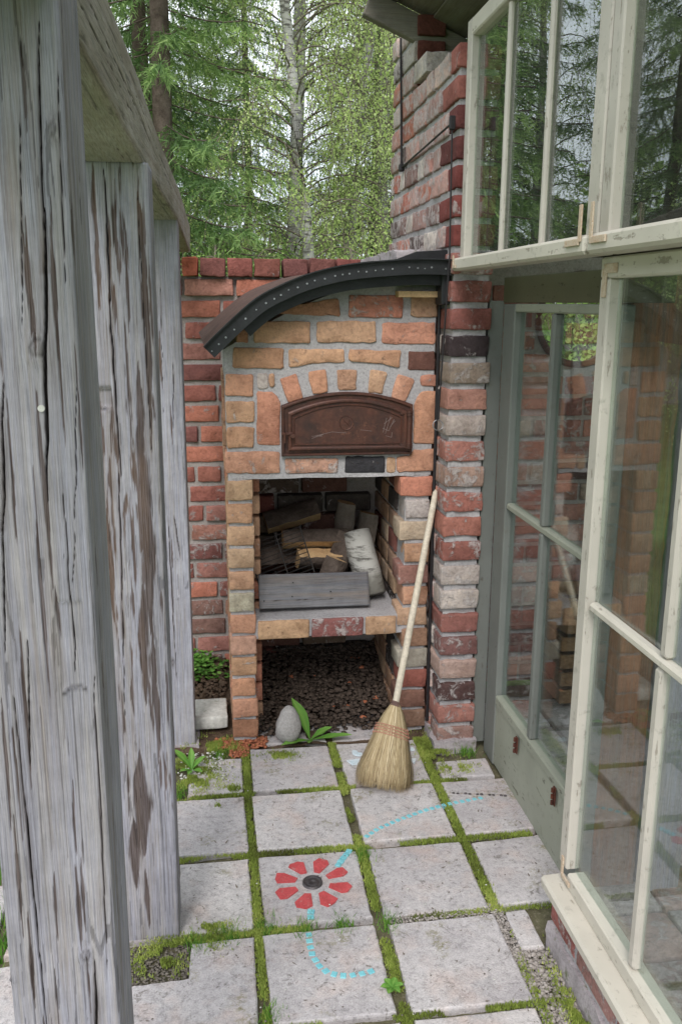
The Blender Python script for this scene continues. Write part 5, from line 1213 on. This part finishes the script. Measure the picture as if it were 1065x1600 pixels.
for t in (.31, .345, .385):        # the zig-zag lacing between the rows
    pts = [bl_(neck+ad*(AL*(t+.013*(1 if i % 2 else -1)))+side*(math.cos(a)*hw(t)*1.03)+nrm_*(math.sin(a)*hd_(t)*1.05)) for i, a in enumerate(np.linspace(0, 2*PI, 49))]; MB().tube(pts, .0010, 5, False).build('lacing', 'twine', br)
for t in (.005, .02, .035, .05): hoop(t, .0022, 'cablecoil', 'binding', .01)

# ================================================================== DAMPER PULL (rods, pivots, wire and ring)
dpull = thing('damper_pull', 'black crank rod and wire on the tall wall, ending in a steel ring', 'pull wire', (.76, 2.9, 1.2))
dl = lambda p: Vector(p)-dpull.location
a1 = at_x(627, 262, .765); a0 = at_x(626, 60, .765); a2 = at_x(706, 192, .755); b0 = Vector((.748, a2.y-.012, a2.z-.02)); b1 = at_y(684, 655, 2.885)
MB().tube([dl(a0), dl(a1)], .0045, 6).build('far_wire', 'wire', dpull)
MB().tube([dl(a1), dl(a2)], .0035, 6).build('crank_rod', 'wire', dpull)
MB().box(dl(a2), (.018, .016, .042), .003).build('pivot', 'wire', dpull); MB().box(dl(a1), (.02, .03, .03), .004).build('pivot', 'wire', dpull)
b_m = at_y(702, 400, 2.88); MB().tube([dl(a2), dl(b_m), dl(b1)], .0028, 6).build('near_wire', 'wire', dpull)
MB().tube([dl(b1+Vector((0, 0, .10))), dl(b1)], .0045, 8).build('hook', 'wire', dpull)
rc_ = b1-Vector((0, 0, .020)); MB().tube([dl(rc_+Vector((.017*math.cos(t), .004*math.sin(t), .017*math.sin(t)))) for t in np.linspace(0, 2*PI, 25)], .0016, 6, False).build('ring', 'steel', dpull, smooth=True)
pp = [at_y(683, 660, 2.99), at_y(688, 800, 2.99), at_y(676, 940, 3.0)]
o = MB().tube([(.7705, 3.03, .05), (.7695, 3.03, 1.60)], .006, 8).build('gap_shade_strip', 'wire'); tag(o, 'thin black strip standing in for the shade in the gap between oven and tall wall', 'shade strip')  # black strip put in for the shade of the gap, no real pipe

# ================================================================== TREES
def trunk_mesh(pts, radii, mat, n=12, name='trunk'):
    mb = MB(); mb.tube(pts, radii, n); return mesh(name, mb.v, mb.f, mat, True)
def spruce_meshes(seed, H=15.0, z0=.6, nb=240, R0=2.4):
    R = np.random.default_rng(seed)
    pts = [(0, 0, -.1)]+[(R.normal(0, .03), R.normal(0, .03), H*t) for t in np.linspace(.1, 1, 8)]
    tm = trunk_mesh(pts, [.11*(1-.9*t)+.01 for t in np.linspace(0, 1, 9)], 'sprucebark')
    Q = []; T = []; bm = MB()
    for b in range(nb):
        z = z0+(H-z0-.3)*(b/nb)**1.25; L = R0*(1-z/H)**.75*R.uniform(.65, 1.1); yaw = b*2.4+R.uniform(-.4, .4)
        n = max(4, int(L/.09)); s = np.linspace(0, 1, n); ex = np.array([math.cos(yaw), math.sin(yaw), 0]); ey = np.array([-math.sin(yaw), math.cos(yaw), 0])
        droop = R.uniform(.25, .5); P_ = ex[None]*(L*s)[:, None]+np.array([0, 0, 1])[None]*(-L*droop*s+L*.30*droop*s**3)[:, None]*1.0; P_[:, 2] += z
        bm.tube([tuple(P_[i]) for i in range(0, n, max(1, n//4))], .007, 4, False)
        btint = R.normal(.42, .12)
        for i in range(1, n):
            if s[i] < .12: continue
            for side_ in (-1, 1):
                for rep in range(2):
                    tl = (.10+.34*L/2.6*(1-abs(s[i]-.45)))*R.uniform(.6, 1.2); d = ex*R.uniform(.35, .9)+ey*side_*R.uniform(.5, 1.0)+np.array([0, 0, -R.uniform(.25, 1.3)]); d /= np.linalg.norm(d)
                    k = max(3, int(tl/.016)); base = P_[i]
                    for j in range(k):
                        p = base+d*tl*(j+R.uniform(0, 1))/k; p[2] -= .25*tl*((j+1)/k)**2
                        nd = d*.8+R.normal(0, .45, 3); nd /= np.linalg.norm(nd); wl_ = R.uniform(.06, .12); ww = np.cross(nd, R.normal(0, 1, 3)); ww = ww/np.linalg.norm(ww)*R.uniform(.0045, .0085)
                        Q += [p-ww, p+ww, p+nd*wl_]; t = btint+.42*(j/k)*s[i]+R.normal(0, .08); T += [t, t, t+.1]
    V = np.array(Q); F = np.arange(len(V)).reshape(-1, 3)
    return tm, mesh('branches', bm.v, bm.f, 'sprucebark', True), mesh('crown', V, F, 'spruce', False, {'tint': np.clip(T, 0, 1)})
def birch_meshes(seed, H=13.0, z0=1.2, nb=70, R0=2.1, leafs=30, trunk_r=.11, lean=(0, 0), mat='birch', bark='birchbark', lsz=.034):
    R = np.random.default_rng(seed)
    tp = lambda t: np.array([lean[0]*t+.08*math.sin(t*7+seed), lean[1]*t+.06*math.cos(t*5), H*t])
    ts = np.linspace(0, 1, 14); tm = trunk_mesh([tuple(tp(t)) for t in ts], [trunk_r*(1-t)**.8+.012 for t in ts], bark)
    bm = MB(); Q = []; T = []
    for b in range(nb):
        t0 = z0/H+(1-z0/H)*(b/nb)*.97; base = tp(t0); yaw = R.uniform(0, 2*PI); L = R0*(1-t0)**.45*R.uniform(.5, 1.1); upg = R.uniform(.5, 1.1)
        n = 8; s = np.linspace(0, 1, n); P_ = base+np.stack([np.cos(yaw+.5*s)*L*s, np.sin(yaw+.5*s)*L*s, L*(upg*s-upg*1.15*s**2.2)], 1)
        bm.tube([tuple(p) for p in P_], [.010*(1-k)+.003 for k in s], 4, False); bt = R.normal(.5, .13)
        for i in range(3, n):
            for q in range(3):
                # hanging twig
                tl = R.uniform(.3, 1.0); start = P_[i]+R.normal(0, .10, 3); d = np.array([R.normal(0, .35), R.normal(0, .35), -1.0]); d /= np.linalg.norm(d); d0 = np.array([math.cos(yaw), math.sin(yaw), .1])*.3
                bm.tube([tuple(start), tuple(start+d*tl*.5+d0*tl*.3), tuple(start+d*tl+d0*tl*.35)], .003, 3, False)
                for k in range(leafs):
                    u = R.uniform(0, 1); p = start+d*tl*u+d0*tl*min(u*.6, .35)+R.normal(0, .045, 3)
                    a = R.normal(0, 1, 3); a[2] -= .4; a /= np.linalg.norm(a); c = np.cross(a, R.normal(0, 1, 3)); c /= np.linalg.norm(c); sz = lsz*R.uniform(.6, 1.25)
                    Q += [p, p+a*sz*.5+c*sz*.38, p+a*sz, p+a*sz*.5-c*sz*.38]; t = bt+R.normal(0, .16); T += [t]*4
    V = np.array(Q); F = np.arange(len(V)).reshape(-1, 4)
    return tm, mesh('branches', bm.v, bm.f, 'twig', True), mesh('crown', V, F, mat, False, {'tint': np.clip(T, 0, 1)})
def tree(name, meshes, loc, label, rz_=0, sc=1.0, cat='tree', group='trees behind the garden'):
    t = thing(name, label, cat, loc, group); t.rotation_euler = (0, 0, rz_); t.scale = (sc,)*3 if not isinstance(sc, tuple) else sc
    link('trunk', meshes[0], t); tag(link('branches', meshes[1], t), kind='stuff'); link('crown', meshes[2], t); return t
SP3 = spruce_meshes(23, H=14, z0=1.0, nb=190, R0=1.55); SP = spruce_meshes(11, nb=190); SP2 = spruce_meshes(17, H=14, z0=1.6, nb=150, R0=2.4)
BI = birch_meshes(5, H=12, z0=1.0, nb=125, leafs=30, lsz=.034, trunk_r=.085); BI2 = birch_meshes(9, nb=85, leafs=28, lsz=.03, R0=1.8, trunk_r=.07, lean=(1.3, .3))
BU = birch_meshes(14, H=3.0, z0=.2, nb=36, R0=1.0, leafs=40, trunk_r=.03, mat='bush', bark='twig', lsz=.038)
def gp(px, y): v = at_y(px, 472, y); return (v.x, y, -.06)
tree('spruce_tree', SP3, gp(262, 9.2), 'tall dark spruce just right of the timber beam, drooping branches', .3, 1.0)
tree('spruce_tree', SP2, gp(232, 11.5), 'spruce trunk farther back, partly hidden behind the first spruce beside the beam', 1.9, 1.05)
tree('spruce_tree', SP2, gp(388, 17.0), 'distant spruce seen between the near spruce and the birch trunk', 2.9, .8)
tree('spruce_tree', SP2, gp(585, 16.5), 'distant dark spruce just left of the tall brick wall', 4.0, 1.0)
tree('birch_tree', BI, gp(462, 11.0), 'birch with a straight pale trunk rising above the middle of the garden wall', .9, 1.0)
tree('birch_tree', BI2, gp(500, 9.6), 'slender leafy birch in front of the others, left of the tall wall', 3.4, .85)
tree('birch_tree', BI2, gp(530, 12.4), 'thin birch leaning right, behind the straight birch trunk', .2, 1.0)
tree('birch_tree', BI, gp(600, 14.0), 'leafy birch behind the tall brick wall', 2.6, 1.0)
tree('leafy_bush', BU, gp(545, 8.6), 'light green bush just over the garden wall left of the tall wall', 1.0, .72, 'bush', 'bushes behind the garden wall')
tree('leafy_bush', BU, gp(430, 9.6), 'low bush showing over the garden wall left of the birch trunk', 2.4, .78, 'bush', 'bushes behind the garden wall')
tree('leafy_bush', BU, gp(340, 8.4), 'green bush under the near spruce, just over the garden wall', 4.4, .72, 'bush', 'bushes behind the garden wall')
# the wood goes on to the left, where the windows mirror it
k = 0
for (x, y, ms, rz_, sc, nm, lb) in [(-2.9, 14.5, SP2, 1.2, .9, 'spruce_tree', 'spruce on the lawn edge hidden behind the middle post'), (-3.6, 14.5, BI, 2.0, 1.05, 'birch_tree', 'birch mirrored in the left upper window'),
        (-5.0, 12.8, SP2, .7, 1.0, 'spruce_tree', 'spruce mirrored in the upper window, left of the pale trunk'), (-4.3, 8.2, BI, 4.0, .95, 'birch_tree', 'pale birch near the lawn mirrored in the right upper window'), (-7.0, 15.5, BI, 5.0, 1.1, 'birch_tree', 'birch beyond the road'), 
        (-8.5, 13.0, SP, 3.4, 1.1, 'spruce_tree', 'spruce beyond the road near the pale house'), (-10.5, 20.5, SP, 4.4, 1.2, 'spruce_tree', 'spruce behind the gravel yard'), 
        (-4.6, 21.0, BI, .4, 1.2, 'birch_tree', 'birch behind the gravel yard'), (-13.5, 22.0, BI, 3.0, 1.2, 'birch_tree', 'birch at the left end of the gravel yard'), (-1.0, 19.0, SP, 2.1, 1.1, 'spruce_tree', 'spruce far behind the garden wall'), (3.6, 15.0, SP, 5.5, 1.0, 'spruce_tree', 'spruce behind the greenhouse seen through the round opening'),
        (4.5, 9.0, BI, 1.5, .9, 'birch_tree', 'birch behind the greenhouse'), (6.5, 5.0, BI, 2.7, .9, 'birch_tree', 'birch to the right of the greenhouse'), (-6.0, 9.0-2.2, SP2, 2.2, .9, 'spruce_tree', 'spruce on the lawn left of the posts')]:
    tree(nm, ms, (x, y, -.06), lb, rz_, sc)
for (x, y, s_) in [(2.6, 6.3, 1.0), (3.6, 6.8, 1.1)]: tree('leafy_bush', BU, (x, y, -.06), 'green bush behind the greenhouse, %s of the round opening' % ('left' if x < 3 else 'right'), x, s_, 'bush', 'bushes behind the greenhouse')
# the wood beyond, one mass
def wood_mass():
    R = np.random.default_rng(77); n = 60000; a = R.uniform(.15, PI-.15, n); r = R.uniform(24, 34, n); z = R.uniform(0, 1, n)**1.3*5.5; lump = fbm(a*14, z*.4, 0, 4, 71); k = lump > .36+.34*(z/5.5); a, r, z, lump = a[k], r[k], z[k], lump[k]; n = len(a)
    c = np.stack([r*np.cos(a), r*np.sin(a), z], 1); d1 = R.normal(0, 1, (n, 3)); d1 /= np.linalg.norm(d1, axis=1)[:, None]; d2 = np.cross(d1, R.normal(0, 1, (n, 3))); d2 /= np.linalg.norm(d2, axis=1)[:, None]; s = R.uniform(.08, .22, n)[:, None]
    V = np.stack([c, c+d1*s+d2*s*.5, c+d1*s*2, c+d1*s-d2*s*.5], 1).reshape(-1, 3); t = np.repeat(np.clip((lump-.3)*1.6+R.normal(0, .12, n), 0, 1), 4)
    return link('far_wood', mesh('far_wood', V, np.arange(len(V)).reshape(-1, 4), 'bush', False, {'tint': t}))
tag(wood_mass(), kind='stuff')
# pale house across the yard, mirrored in the lower window
hs = thing('house', 'pale house with a grey roof across the gravel yard', 'house', (-13.5, 19.0, 0))
MB().box((0, 0, 1.2), (7, 5, 2.5)).build('wall', 'housewall', hs)
m_ = MB(); m_.add([(-3.8, -2.9, 2.35), (3.8, -2.9, 2.35), (3.8, 2.9, 2.35), (-3.8, 2.9, 2.35), (-3.8, 0, 4.2), (3.8, 0, 4.2)], [(0, 1, 5, 4), (2, 3, 4, 5), (0, 4, 3), (1, 2, 5), (0, 3, 2, 1)]); m_.build('roof', 'houseroof', hs)
for x in (-2, 0, 2):
    f_ = MB().box((x, -2.52, 1.35), (1.0, .06, 1.1), .01).build('window', 'cream', hs); MB().box((x, -2.555, 1.35), (.8, .02, .9)).build('pane', 'glass', f_)
